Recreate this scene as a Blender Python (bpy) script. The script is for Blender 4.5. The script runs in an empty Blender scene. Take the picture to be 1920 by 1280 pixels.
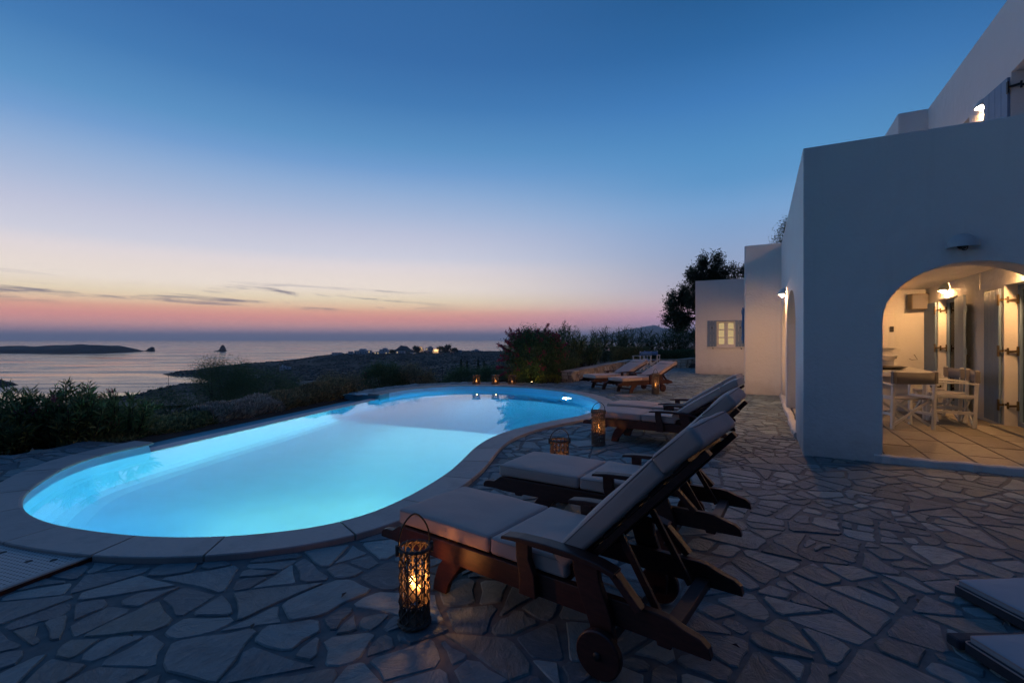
import bpy, bmesh, math, random
import numpy as np
from mathutils import Vector, Matrix, noise
from mathutils.geometry import tessellate_polygon

SC = bpy.context.scene
COL = SC.collection
R = math.radians
random.seed(7)
rng = np.random.default_rng(7)
PI = math.pi

# ------------------------------------------------------------------ camera
EYE = 1.4
FPX = 907.0          # focal length in pixels of the 1920 px wide photograph
cam_d = bpy.data.cameras.new('camera')
cam = bpy.data.objects.new('camera', cam_d)
COL.objects.link(cam)
cam.location = (0, 0, EYE)
cam.rotation_euler = (PI / 2, 0, 0)
cam_d.lens = 17.0
cam_d.sensor_width = 36.0
cam_d.shift_y = -0.0021
cam_d.clip_start = 0.05
cam_d.clip_end = 120000
SC.camera = cam

# ------------------------------------------------------------------ sky
def lin(c):
    return tuple((x / 255 / 12.92) if x / 255 <= 0.04045 else ((x / 255 + 0.055) / 1.055) ** 2.4 for x in c)

SUNSET_AZ = R(-35)      # the sun has gone down over the sea, left of the camera's axis
world = bpy.data.worlds.new('World')
SC.world = world
world.use_nodes = True
WN = world.node_tree
WN.nodes.clear()

def wn(t, **k):
    n = WN.nodes.new(t)
    for a, b in k.items():
        setattr(n, a, b)
    return n

def wmath(op, a, b=None, c=None, clamp=False):
    n = wn('ShaderNodeMath', operation=op, use_clamp=clamp)
    for i, v in enumerate((a, b, c)):
        if v is None:
            continue
        if isinstance(v, (int, float)):
            n.inputs[i].default_value = v
        else:
            WN.links.new(v, n.inputs[i])
    return n.outputs[0]

SKY_GAIN = 2.0

def wramp(fac, stops, top=40.0):
    n = wn('ShaderNodeValToRGB')
    el = n.color_ramp.elements
    while len(el) > 1:
        el.remove(el[-1])
    for i, (deg, c) in enumerate(stops):
        p = deg / 90.0
        e = el[0] if i == 0 else el.new(p)
        e.position = p
        e.color = (*[v / SKY_GAIN for v in c], 1)
    WN.links.new(fac, n.inputs[0])
    return n.outputs[0]

def wmix(f, a, b):
    n = wn('ShaderNodeMix', data_type='RGBA')
    if isinstance(f, (int, float)):
        n.inputs[0].default_value = f
    else:
        WN.links.new(f, n.inputs[0])
    for sock, v in ((n.inputs[6], a), (n.inputs[7], b)):
        if isinstance(v, tuple):
            sock.default_value = (*v, 1)
        else:
            WN.links.new(v, sock)
    return n.outputs[2]

tc = wn('ShaderNodeTexCoord')
sx = wn('ShaderNodeSeparateXYZ')
WN.links.new(tc.outputs['Generated'], sx.inputs[0])
DX, DY, DZ = sx.outputs
el_t = wmath('DIVIDE', wmath('ARCSINE', DZ), PI / 2, clamp=True)
hor = wmath('SQRT', wmath('ADD', wmath('MULTIPLY', DX, DX), wmath('MULTIPLY', DY, DY)))
cosaz = wmath('DIVIDE', wmath('ADD', wmath('MULTIPLY', DX, math.sin(SUNSET_AZ)), wmath('MULTIPLY', DY, math.cos(SUNSET_AZ))),
              wmath('MAXIMUM', hor, 0.0001))
SKY_SUN = [(0, (186, 172, 198)), (0.8, (226, 178, 186)), (1.6, (254, 180, 168)), (2.3, (255, 170, 156)), (3.1, (255, 186, 156)), (3.6, (255, 214, 176)), (4.4, (255, 234, 198)), (5.7, (255, 240, 226)),
           (6.9, (248, 234, 226)), (8.2, (238, 228, 230)), (9.4, (217, 217, 231)), (11.8, (198, 203, 226)), (14.2, (172, 190, 222)), (16.6, (146, 177, 218)), (18.9, (115, 160, 211)), (21.2, (93, 148, 200)),
           (25.5, (68, 124, 182)), (29.6, (56, 109, 169)), (45, (38, 86, 142)), (90, (40, 80, 132))]
SKY_MID = [(0, (148, 154, 194)), (1.2, (172, 162, 198)), (2.2, (204, 166, 200)), (3.4, (212, 176, 198)), (4.6, (198, 180, 200)), (5.7, (180, 178, 202)), (8.1, (156, 172, 204)), (11, (140, 169, 210)),
           (13.9, (122, 166, 213)), (16.7, (96, 153, 205)), (19.4, (85, 146, 200)), (24.5, (65, 125, 187)), (29.3, (47, 105, 164)), (33.6, (38, 92, 147)), (50, (34, 80, 134)), (90, (40, 80, 132))]
SKY_ANTI = [(0, (34, 48, 80)), (6, (36, 52, 90)), (14, (30, 52, 94)), (25, (24, 52, 96)), (45, (26, 62, 114)), (90, (40, 80, 132))]
SKY_SUN = [(d, lin(c)) for d, c in SKY_SUN]
SKY_MID = [(d, lin(c)) for d, c in SKY_MID]
SKY_ANTI = [(d, lin(c)) for d, c in SKY_ANTI]
c_sun = wramp(el_t, SKY_SUN)
c_mid = wramp(el_t, SKY_MID)
c_anti = wramp(el_t, SKY_ANTI)

def wmap(v, a, b):
    n = wn('ShaderNodeMapRange', interpolation_type='SMOOTHSTEP')
    WN.links.new(v, n.inputs[0])
    n.inputs[1].default_value = a
    n.inputs[2].default_value = b
    return n.outputs[0]

sky = wmix(wmap(cosaz, 0.50, 0.97), c_mid, c_sun)
sky = wmix(wmap(cosaz, 0.45, -0.55), sky, c_anti)
# thin evening clouds low over the sea
az = wmath('ARCTAN2', DX, DY)
el = wmath('ARCSINE', DZ)
cv = wn('ShaderNodeCombineXYZ')
WN.links.new(wmath('MULTIPLY', az, 5.5), cv.inputs[0])
WN.links.new(wmath('ADD', wmath('MULTIPLY', el, 75.0), wmath('MULTIPLY', az, 3.0)), cv.inputs[1])
cv.inputs[2].default_value = 3.7
cn = wn('ShaderNodeTexNoise', noise_dimensions='3D')
cn.inputs['Scale'].default_value = 1.0
cn.inputs['Detail'].default_value = 6
cn.inputs['Roughness'].default_value = 0.62
cn.inputs['Distortion'].default_value = 0.5
WN.links.new(cv.outputs[0], cn.inputs['Vector'])
cl = wmap(cn.outputs[0], 0.485, 0.66)
band = wmath('MULTIPLY', wmap(el, R(2.9), R(3.8)), wmap(el, R(6.3), R(5.0)))
side = wmap(cosaz, 0.86, 0.96)
cl = wmath('MULTIPLY', wmath('MULTIPLY', cl, band), wmath('MULTIPLY', side, 0.85))
sky = wmix(cl, sky, tuple(v / SKY_GAIN for v in lin((96, 92, 124))))
bg = wn('ShaderNodeBackground')
bg.inputs[1].default_value = SKY_GAIN
WN.links.new(sky, bg.inputs[0])
wo = wn('ShaderNodeOutputWorld')
WN.links.new(bg.outputs[0], wo.inputs[0])

SC.view_settings.view_transform = 'Standard'
SC.view_settings.look = 'None'
SC.view_settings.gamma = 1
SC.view_settings.exposure = 0
SC.view_settings.use_curve_mapping = False
cy = SC.cycles
cy.use_denoising = True
cy.max_bounces = 8
cy.diffuse_bounces = 4
cy.glossy_bounces = 4
cy.transmission_bounces = 6
cy.transparent_max_bounces = 12
cy.volume_bounces = 3
cy.sample_clamp_indirect = 4.0
cy.blur_glossy = 0.5
HAZE_DENSITY = 0.6e-4

# ------------------------------------------------------------------ helpers
def G(px, py, z=0.0):
    """point of the place at height z that lies on the ray through a pixel of the survey photograph"""
    Y = FPX * (EYE - z) / (py - 636.0)
    return Vector(((px - 960) * Y / FPX, Y, z))

def at(px, py, Y):
    return Vector(((px - 960) * Y / FPX, Y, EYE - (py - 636) * Y / FPX))

def tag(o, label=None, cat=None, group=None, kind=None):
    if label: o['label'] = label
    if cat: o['category'] = cat
    if group: o['group'] = group
    if kind: o['kind'] = kind
    return o

def empty(name, loc=(0, 0, 0), rz=0.0, parent=None, **k):
    o = bpy.data.objects.new(name, None)
    o.empty_display_size = 0.2
    o.location = loc
    o.rotation_euler = (0, 0, rz)
    o.parent = parent
    COL.objects.link(o)
    return tag(o, **k)

def link(o):
    COL.objects.link(o)
    return o

def copy_tree(o, parent=None):
    kids = [c for c in ALLKIDS.get(o.name, [])]
    c = o.copy()
    COL.objects.link(c)
    if parent is not None:
        c.parent = parent
    ALLKIDS[c.name] = []
    for ch in kids:
        k = copy_tree(ch, c)
        ALLKIDS[c.name].append(k)
    return c

ALLKIDS = {}

def reg(o):
    if o.parent is not None:
        ALLKIDS.setdefault(o.parent.name, []).append(o)
    return o

class MB:
    """collects faces of several shapes for ONE mesh object"""
    def __init__(self):
        self.v = []
        self.f = []

    def add(self, verts, faces, M=None):
        n = len(self.v)
        if M is None:
            self.v += [tuple(p) for p in verts]
        else:
            self.v += [tuple(M @ Vector(p)) for p in verts]
        self.f += [tuple(i + n for i in f) for f in faces]
        return self

    def box(self, x0, x1, y0, y1, z0, z1, M=None):
        vs = [(x0, y0, z0), (x1, y0, z0), (x1, y1, z0), (x0, y1, z0), (x0, y0, z1), (x1, y0, z1), (x1, y1, z1), (x0, y1, z1)]
        return self.add(vs, [(0, 3, 2, 1), (4, 5, 6, 7), (0, 1, 5, 4), (1, 2, 6, 5), (2, 3, 7, 6), (3, 0, 4, 7)], M)

    def bar(self, a, b, w, h, up=(0, 0, 1)):
        """a rectangular bar from a to b, w across, h along up"""
        a, b = Vector(a), Vector(b)
        d = (b - a)
        L = d.length
        d.normalize()
        u = Vector(up)
        s = d.cross(u)
        if s.length < 1e-6:
            s = d.cross(Vector((1, 0, 0)))
        s.normalize()
        u = s.cross(d).normalized()
        M = Matrix((( s.x, d.x, u.x, a.x), (s.y, d.y, u.y, a.y), (s.z, d.z, u.z, a.z), (0, 0, 0, 1)))
        return self.box(-w / 2, w / 2, 0, L, -h / 2, h / 2, M)

    def tube(self, pts, r, n=8, cap=True):
        pts = [Vector(p) for p in pts]
        rs = r if isinstance(r, (list, tuple)) else [r] * len(pts)
        base = len(self.v)
        prev = None
        for i, p in enumerate(pts):
            d = (pts[min(i + 1, len(pts) - 1)] - pts[max(i - 1, 0)])
            if d.length < 1e-9: d = Vector((0, 0, 1))
            d.normalize()
            if prev is None:
                ref = Vector((0, 0, 1)) if abs(d.z) < 0.9 else Vector((1, 0, 0))
                s = d.cross(ref).normalized()
            else:
                s = (prev - d * prev.dot(d))
                s = s.normalized() if s.length > 1e-6 else d.orthogonal().normalized()
            prev = s
            t = d.cross(s)
            for k in range(n):
                a = 2 * PI * k / n
                self.v.append(tuple(p + (s * math.cos(a) + t * math.sin(a)) * rs[i]))
        for i in range(len(pts) - 1):
            for k in range(n):
                a = base + i * n + k
                b = base + i * n + (k + 1) % n
                self.f.append((a, b, b + n, a + n))
        if cap:
            self.f.append(tuple(base + k for k in range(n))[::-1])
            e = base + (len(pts) - 1) * n
            self.f.append(tuple(e + k for k in range(n)))
        return self

    def lathe(self, prof, n=20, M=None, closed=False):
        vs, fs = [], []
        for (r, z) in prof:
            for k in range(n):
                a = 2 * PI * k / n
                vs.append((r * math.cos(a), r * math.sin(a), z))
        m = len(prof)
        for i in range(m - 1 + (1 if closed else 0)):
            j = (i + 1) % m
            for k in range(n):
                fs.append((i * n + k, i * n + (k + 1) % n, j * n + (k + 1) % n, j * n + k))
        return self.add(vs, fs, M)

    def disc(self, r, z, n=20, M=None):
        return self.add([(r * math.cos(2 * PI * k / n), r * math.sin(2 * PI * k / n), z) for k in range(n)], [tuple(range(n))], M)

    def prism(self, poly, d0, d1, M=None):
        """a polygon in local xz given thickness along local y"""
        n = len(poly)
        vs = [(x, d0, z) for x, z in poly] + [(x, d1, z) for x, z in poly]
        tri = tessellate_polygon([[Vector((x, z, 0)) for x, z in poly]])
        fs = []
        for t in tri:
            fs.append(tuple(t))
            fs.append(tuple(i + n for i in reversed(t)))
        for i in range(n):
            j = (i + 1) % n
            fs.append((i, j, j + n, i + n))
        return self.add(vs, fs, M)

    def build(self, name, mat, parent=None, smooth=False, bevel=0.0, **k):
        me = bpy.data.meshes.new(name)
        me.from_pydata(self.v, [], self.f)
        bm = bmesh.new()
        bm.from_mesh(me)
        bmesh.ops.recalc_face_normals(bm, faces=bm.faces)
        bm.to_mesh(me)
        bm.free()
        return mesh_obj(name, me, mat, parent, smooth, bevel, **k)

def mesh_obj(name, me, mat, parent=None, smooth=False, bevel=0.0, **k):
    if mat is not None and not me.materials:
        me.materials.append(mat)
    if smooth:
        me.polygons.foreach_set('use_smooth', [True] * len(me.polygons))
    o = bpy.data.objects.new(name, me)
    COL.objects.link(o)
    o.parent = parent
    if bevel:
        b = o.modifiers.new('bevel', 'BEVEL')
        b.width = bevel
        b.segments = 2
        b.limit_method = 'ANGLE'
        b.angle_limit = R(40)
    reg(o)
    return tag(o, **k)

def np_mesh(name, V, F):
    """fast mesh from arrays; F is (n,4) or (n,3)"""
    me = bpy.data.meshes.new(name)
    V = np.asarray(V, dtype=np.float32)
    F = np.asarray(F, dtype=np.int32)
    k = F.shape[1]
    me.vertices.add(len(V))
    me.vertices.foreach_set('co', V.ravel())
    me.loops.add(F.size)
    me.loops.foreach_set('vertex_index', F.ravel())
    me.polygons.add(len(F))
    me.polygons.foreach_set('loop_start', np.arange(0, F.size, k, dtype=np.int32))
    me.update(calc_edges=True)
    return me

# ------------------------------------------------------------------ materials
class NT:
    def __init__(self, name):
        self.m = bpy.data.materials.new(name)
        self.m.use_nodes = True
        self.t = self.m.node_tree
        self.t.nodes.clear()
        self.out = self.t.nodes.new('ShaderNodeOutputMaterial')

    def n(self, typ, ins=None, **k):
        nd = self.t.nodes.new(typ)
        for a, b in k.items():
            setattr(nd, a, b)
        for key, v in (ins or {}).items():
            s = nd.inputs[key]
            if hasattr(v, 'is_linked') or isinstance(v, bpy.types.NodeSocket):
                self.t.links.new(v, s)
            elif isinstance(v, tuple) and len(v) == 3 and s.type == 'RGBA':
                s.default_value = (*v, 1)
            else:
                s.default_value = v
        return nd

    def math(self, op, a, b=0.0, clamp=False):
        nd = self.n('ShaderNodeMath', {0: a, 1: b}, operation=op, use_clamp=clamp)
        return nd.outputs[0]

    def mix(self, f, a, b):
        return self.n('ShaderNodeMix', {0: f, 6: a, 7: b}, data_type='RGBA').outputs[2]

    def noise(self, scale, detail=4, rough=0.55, vec=None, dist=0.0, w=None):
        d = {'Scale': scale, 'Detail': detail, 'Roughness': rough, 'Distortion': dist}
        if vec is not None:
            d['Vector'] = vec
        return self.n('ShaderNodeTexNoise', d).outputs[0]

    def obj_vec(self, scale=(1, 1, 1), rot=(0, 0, 0), src='Object'):
        t = self.n('ShaderNodeTexCoord')
        return self.n('ShaderNodeMapping', {'Vector': t.outputs[src], 'Scale': scale, 'Rotation': rot}).outputs[0]

    def world_vec(self, scale=(1, 1, 1), rot=(0, 0, 0)):
        g = self.n('ShaderNodeNewGeometry')
        return self.n('ShaderNodeMapping', {'Vector': g.outputs['Position'], 'Scale': scale, 'Rotation': rot}).outputs[0]

    def ramp(self, f, stops):
        nd = self.n('ShaderNodeValToRGB', {0: f})
        el = nd.color_ramp.elements
        while len(el) > 1:
            el.remove(el[-1])
        for i, (p, c) in enumerate(stops):
            e = el[0] if i == 0 else el.new(p)
            e.position = p
            e.color = (*c, 1)
        return nd.outputs[0]

    def bump(self, h, strength=0.3, dist=0.01):
        return self.n('ShaderNodeBump', {'Height': h, 'Strength': strength, 'Distance': dist}).outputs[0]

    def rnd(self):
        a = self.n('ShaderNodeObjectInfo').outputs['Random']
        b = self.n('ShaderNodeNewGeometry').outputs['Random Per Island']
        return self.math('FRACT', self.math('ADD', a, b))

    def pbr(self, **ins):
        nd = self.n('ShaderNodeBsdfPrincipled', {k.replace('_', ' '): v for k, v in ins.items()})
        self.t.links.new(nd.outputs[0], self.out.inputs[0])
        return self.m

M = {}

def mat_plaster(name, col, rough=0.9):
    t = NT(name)
    wv = t.world_vec()
    n1 = t.noise(1.1, 5, 0.6, wv)
    n2 = t.noise(26, 4, 0.6, wv)
    n4 = t.noise(4.5, 4, 0.6, wv)
    n3 = t.noise(0.8, 6, 0.7, t.world_vec((6, 6, 0.5)))
    c = t.mix(t.math('MULTIPLY', n1, 0.45), col, tuple(x * 0.82 for x in col))
    c = t.mix(t.n('ShaderNodeMapRange', {0: n3, 1: 0.56, 2: 0.85, 4: 0.35}).outputs[0], c, tuple(x * 0.70 for x in col))
    z = t.n('ShaderNodeSeparateXYZ', {0: wv}).outputs[2]
    foot = t.n('ShaderNodeMapRange', {0: t.math('ADD', z, t.math('MULTIPLY', n4, -0.55)), 1: 0.12, 2: -0.28, 3: 0.0, 4: 0.5}).outputs[0]
    c = t.mix(foot, c, (0.42, 0.39, 0.35))
    h = t.math('ADD', t.math('ADD', t.math('MULTIPLY', n1, 5.0), t.math('MULTIPLY', n4, 1.4)), n2)
    return t.pbr(Base_Color=c, Roughness=rough, Normal=t.bump(h, 0.55, 0.015))

M['plaster'] = mat_plaster('whitewashed_plaster', (0.76, 0.75, 0.73))
M['plaster_in'] = mat_plaster('veranda_plaster', (0.78, 0.76, 0.72))

def mat_flag(name, cols, rough=0.62, dark=(0.10, 0.105, 0.115), light=(0.36, 0.34, 0.31), relief=0.8):
    t = NT(name)
    r = t.rnd()
    c = t.ramp(r, [(i / (len(cols) - 1) if len(cols) > 1 else 0, c) for i, c in enumerate(cols)])
    wv = t.world_vec()
    tw = t.n('ShaderNodeVectorRotate', {'Vector': wv, 'Angle': t.math('MULTIPLY', r, 9.0)}, rotation_type='Z_AXIS').outputs[0]
    st = t.n('ShaderNodeMapping', {'Vector': tw, 'Scale': (6.0, 15.0, 4.0)}).outputs[0]
    big = t.noise(3.0, 5, 0.65, wv)
    streak = t.noise(1.0, 7, 0.72, st, dist=1.2)
    grit = t.noise(90, 4, 0.7, wv)
    pit = t.noise(22, 5, 0.7, wv)
    c = t.mix(t.n('ShaderNodeMapRange', {0: streak, 1: 0.5, 2: 0.66, 4: 0.45}).outputs[0], c, light)
    c = t.mix(t.n('ShaderNodeMapRange', {0: big, 1: 0.5, 2: 0.66, 4: 0.45}).outputs[0], c, dark)
    c = t.mix(t.n('ShaderNodeMapRange', {0: pit, 1: 0.55, 2: 0.75, 4: 0.35}).outputs[0], c, dark)
    h = t.math('ADD', t.math('ADD', t.math('MULTIPLY', streak, 1.8), t.math('MULTIPLY', grit, 0.22)), t.math('MULTIPLY', pit, 0.5))
    return t.pbr(Base_Color=c, Roughness=t.n('ShaderNodeMapRange', {0: streak, 3: rough - 0.12, 4: rough + 0.2}).outputs[0],
                 Normal=t.bump(h, relief, 0.016))

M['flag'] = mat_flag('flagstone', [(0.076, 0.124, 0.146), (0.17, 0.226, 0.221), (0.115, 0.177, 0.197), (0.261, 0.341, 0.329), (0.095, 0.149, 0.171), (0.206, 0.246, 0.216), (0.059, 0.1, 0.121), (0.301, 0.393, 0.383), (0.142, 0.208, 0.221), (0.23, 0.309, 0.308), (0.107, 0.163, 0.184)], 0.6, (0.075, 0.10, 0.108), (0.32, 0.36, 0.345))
M['edge'] = mat_flag('edge_marble', [(0.72, 0.64, 0.58), (0.76, 0.68, 0.62)], 0.5, (0.58, 0.52, 0.47), (0.78, 0.71, 0.65), 0.2)
M['slab'] = mat_flag('veranda_slab', [(0.20, 0.175, 0.14), (0.30, 0.265, 0.21), (0.24, 0.215, 0.17), (0.34, 0.305, 0.245)], 0.5, (0.22, 0.19, 0.15), (0.48, 0.43, 0.36), 0.5)
M['coping'] = mat_flag('coping_marble', [(0.40, 0.355, 0.32), (0.46, 0.405, 0.36), (0.36, 0.335, 0.31)], 0.6, (0.26, 0.24, 0.22), (0.48, 0.43, 0.39), 0.25)
M['rubble'] = mat_flag('rubble_stone', [(0.34, 0.27, 0.20), (0.46, 0.38, 0.29), (0.52, 0.46, 0.38), (0.30, 0.22, 0.16), (0.42, 0.33, 0.24), (0.58, 0.54, 0.48)], 0.85, (0.20, 0.15, 0.11), (0.58, 0.52, 0.45), 0.8)

def mat_simple(name, col, rough=0.7, nscale=8.0, amt=0.3, bump=0.15, bdist=0.004, metal=0.0, vec=None):
    t = NT(name)
    v = t.obj_vec(vec or (1, 1, 1))
    n1 = t.noise(nscale, 5, 0.6, v)
    c = t.mix(t.n('ShaderNodeMapRange', {0: n1, 1: 0.3, 2: 0.75, 4: 1.0}).outputs[0], col, tuple(x * (1 - amt) for x in col))
    return t.pbr(Base_Color=c, Roughness=rough, Metallic=metal, Normal=t.bump(n1, bump, bdist))

M['mortar'] = mat_simple('mortar', (0.15, 0.168, 0.165), 0.95, 14, 0.4, 0.4, 0.006)
M['wall_mortar'] = mat_simple('wall_mortar', (0.24, 0.19, 0.14), 0.95, 14, 0.4, 0.4, 0.01)
M['soil'] = mat_simple('soil', (0.06, 0.045, 0.032), 0.95, 3, 0.5, 0.5, 0.05)
M['wood'] = mat_simple('mahogany', (0.075, 0.020, 0.013), 0.5, 5, 0.55, 0.15, 0.002, vec=(3, 14, 14))
M['trough'] = mat_simple('blue_render', (0.12, 0.42, 0.50), 0.55, 4, 0.2, 0.1, 0.003)
M['shutter'] = mat_simple('grey_blue_paint', (0.17, 0.26, 0.39), 0.5, 6, 0.12, 0.08, 0.001)
M['blue'] = mat_simple('blue_paint', (0.10, 0.27, 0.52), 0.5, 6, 0.12, 0.08, 0.001)
M['white_wood'] = mat_simple('white_painted_wood', (0.72, 0.70, 0.66), 0.5, 10, 0.1, 0.1, 0.001)
M['brass'] = mat_simple('brass', (0.15, 0.11, 0.06), 0.5, 20, 0.3, 0.1, 0.001, metal=0.8)
M['iron'] = mat_simple('dark_iron', (0.03, 0.03, 0.032), 0.5, 20, 0.3, 0.1, 0.001, metal=0.4)
M['rubber'] = mat_simple('black_rubber', (0.012, 0.011, 0.011), 0.7, 20, 0.2, 0.1, 0.001)
M['wicker'] = mat_simple('grey_wicker', (0.13, 0.10, 0.075), 0.8, 40, 0.6, 0.5, 0.003)
M['twig'] = mat_simple('pale_twigs', (0.24, 0.19, 0.14), 0.8, 40, 0.6, 0.5, 0.003)
M['table'] = mat_simple('white_table_paint', (0.70, 0.67, 0.62), 0.35, 5, 0.08, 0.05, 0.002)
M['speaker'] = mat_simple('beige_plastic', (0.17, 0.14, 0.10), 0.6, 20, 0.2, 0.1, 0.001)
M['white_plastic'] = mat_simple('white_plastic', (0.7, 0.69, 0.66), 0.35, 8, 0.05, 0.02, 0.001)
M['lamp_shade'] = mat_simple('lamp_enamel', (0.42, 0.47, 0.50), 0.4, 8, 0.1, 0.02, 0.001)
M['tray'] = mat_simple('dark_tray', (0.02, 0.017, 0.015), 0.35, 8, 0.2, 0.05, 0.001)
M['pole'] = mat_simple('weathered_pole', (0.05, 0.045, 0.04), 0.9, 5, 0.3, 0.1, 0.01)
M['bark'] = mat_simple('bark', (0.085, 0.068, 0.052), 0.95, 9, 0.5, 0.6, 0.02, vec=(4, 4, 1))
M['stem'] = mat_simple('green_stem', (0.06, 0.055, 0.03), 0.9, 9, 0.4, 0.3, 0.01)
M['village'] = mat_simple('village_whitewash', (0.62, 0.61, 0.60), 0.9, 0.6, 0.15, 0.1, 0.05)
M['dark_glass'] = mat_simple('dark_window', (0.03, 0.035, 0.045), 0.2, 3, 0.1, 0.0, 0.001)
M['island'] = mat_simple('island_scrub', (0.050, 0.044, 0.036), 0.95, 0.03, 0.5, 0.6, 3.0)
M['mountain'] = mat_simple('mountain_rock', (0.09, 0.085, 0.08), 0.95, 0.002, 0.4, 0.3, 30.0)
M['candle'] = mat_simple('candle_wax', (0.75, 0.62, 0.42), 0.5, 8, 0.05, 0.02, 0.001)

def mat_fabric(name, col):
    t = NT(name)
    v = t.obj_vec()
    w1 = t.n('ShaderNodeTexWave', {'Vector': v, 'Scale': 260.0, 'Distortion': 1.5, 'Detail': 1.0}, bands_direction='X').outputs[1]
    w2 = t.n('ShaderNodeTexWave', {'Vector': v, 'Scale': 260.0, 'Distortion': 1.5, 'Detail': 1.0}, bands_direction='Y').outputs[1]
    n1 = t.noise(5, 4, 0.6, v)
    wr = t.noise(3.2, 3, 0.5, t.obj_vec((1, 2.2, 1)), dist=1.0)
    c = t.mix(t.math('MULTIPLY', n1, 0.5), col, tuple(x * 0.78 for x in col))
    h = t.math('ADD', t.math('MULTIPLY', t.math('ADD', w1, w2), 0.04), wr)
    return t.pbr(Base_Color=c, Roughness=0.92, Sheen_Weight=0.15, Normal=t.bump(h, 0.5, 0.012))

M['cushion'] = mat_fabric('taupe_canvas', (0.60, 0.43, 0.36))
M['piping'] = mat_fabric('taupe_piping', (0.46, 0.34, 0.30))
M['canvas_grey'] = mat_fabric('grey_canvas', (0.20, 0.19, 0.20))
M['canvas_blue'] = mat_fabric('blue_canvas', (0.08, 0.21, 0.46))
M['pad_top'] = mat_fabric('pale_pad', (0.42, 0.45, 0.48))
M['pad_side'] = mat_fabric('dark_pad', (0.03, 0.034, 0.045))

def mat_emit(name, col, s):
    t = NT(name)
    e = t.n('ShaderNodeEmission', {'Color': col, 'Strength': s})
    t.t.links.new(e.outputs[0], t.out.inputs[0])
    return t.m

M['flame'] = mat_emit('flame', (1.0, 0.42, 0.09), 9.0)
M['bulb'] = mat_emit('lit_bulb', (1.0, 0.66, 0.30), 14.0)
M['pool_lamp'] = mat_emit('pool_lamp', (0.85, 0.97, 1.0), 7.0)
M['lit_pane'] = mat_emit('lit_pane', (1.0, 0.70, 0.34), 0.62)
M['lit_room'] = mat_emit('lit_room', (1.0, 0.66, 0.26), 0.60)
M['village_light'] = mat_emit('village_light', (1.0, 0.70, 0.34), 1.0)
M['village_bright'] = mat_emit('village_bright', (1.0, 0.58, 0.2), 2.2)

def mat_thin_glass(name, tint=(1, 1, 1)):
    t = NT(name)
    f = t.n('ShaderNodeFresnel', {'IOR': 1.45})
    a = t.n('ShaderNodeBsdfTransparent', {'Color': tint})
    b = t.n('ShaderNodeBsdfGlossy', {'Roughness': 0.02})
    m = t.n('ShaderNodeMixShader', {0: f.outputs[0], 1: a.outputs[0], 2: b.outputs[0]})
    t.t.links.new(m.outputs[0], t.out.inputs[0])
    return t.m

M['glass'] = mat_thin_glass('thin_glass', (0.93, 0.95, 0.95))

def mat_foliage(name, col, col2, trans=0.35, rough=0.55):
    t = NT(name)
    r = t.n('ShaderNodeNewGeometry').outputs['Random Per Island']
    ro = t.n('ShaderNodeObjectInfo').outputs['Random']
    rr = t.math('FRACT', t.math('ADD', r, ro))
    n1 = t.noise(1.7, 2, 0.5, t.world_vec())
    f = t.math('POWER', t.math('ADD', t.math('MULTIPLY', rr, 0.75), t.math('MULTIPLY', t.math('SUBTRACT', n1, 0.3), 0.6), clamp=True), 1.6)
    c = t.mix(f, col, col2)
    p = t.n('ShaderNodeBsdfPrincipled', {'Base Color': c, 'Roughness': rough, 'Specular IOR Level': 0.5})
    tr = t.n('ShaderNodeBsdfTranslucent', {'Color': c})
    m = t.n('ShaderNodeMixShader', {0: trans, 1: p.outputs[0], 2: tr.outputs[0]})
    t.t.links.new(m.outputs[0], t.out.inputs[0])
    return t.m

M['oleander'] = mat_foliage('oleander_leaf', (0.088, 0.136, 0.048), (0.320, 0.416, 0.160))
M['hedge_green'] = mat_foliage('hedge_green_leaf', (0.096, 0.120, 0.048), (0.432, 0.464, 0.208))
M['hedge_grey'] = mat_foliage('hedge_grey_leaf', (0.192, 0.192, 0.160), (0.672, 0.656, 0.576))
M['hedge_brown'] = mat_foliage('hedge_brown_leaf', (0.128, 0.120, 0.064), (0.480, 0.432, 0.240))
M['dark_leaf'] = mat_foliage('dark_shrub_leaf', (0.066, 0.127, 0.055), (0.166, 0.256, 0.107))
M['bougain_leaf'] = mat_foliage('bougainvillea_leaf', (0.054, 0.105, 0.043), (0.131, 0.212, 0.084))
M['bract'] = mat_foliage('magenta_bract', (0.34, 0.035, 0.085), (0.55, 0.08, 0.17))
M['pink'] = mat_foliage('pink_flower', (0.35, 0.06, 0.12), (0.50, 0.12, 0.20))
M['white_flower'] = mat_foliage('white_flower', (0.45, 0.42, 0.38), (0.6, 0.57, 0.52))
M['tree_leaf'] = mat_foliage('tree_leaf', (0.029, 0.052, 0.026), (0.072, 0.102, 0.051))
M['reed'] = mat_foliage('reed_leaf', (0.066, 0.104, 0.047), (0.142, 0.189, 0.085))
M['scrub'] = mat_foliage('scrub_leaf', (0.012, 0.014, 0.008), (0.04, 0.042, 0.026), 0.1)
M['lit_shrub'] = mat_foliage('yellow_green_leaf', (0.14, 0.16, 0.02), (0.24, 0.24, 0.04))

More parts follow.
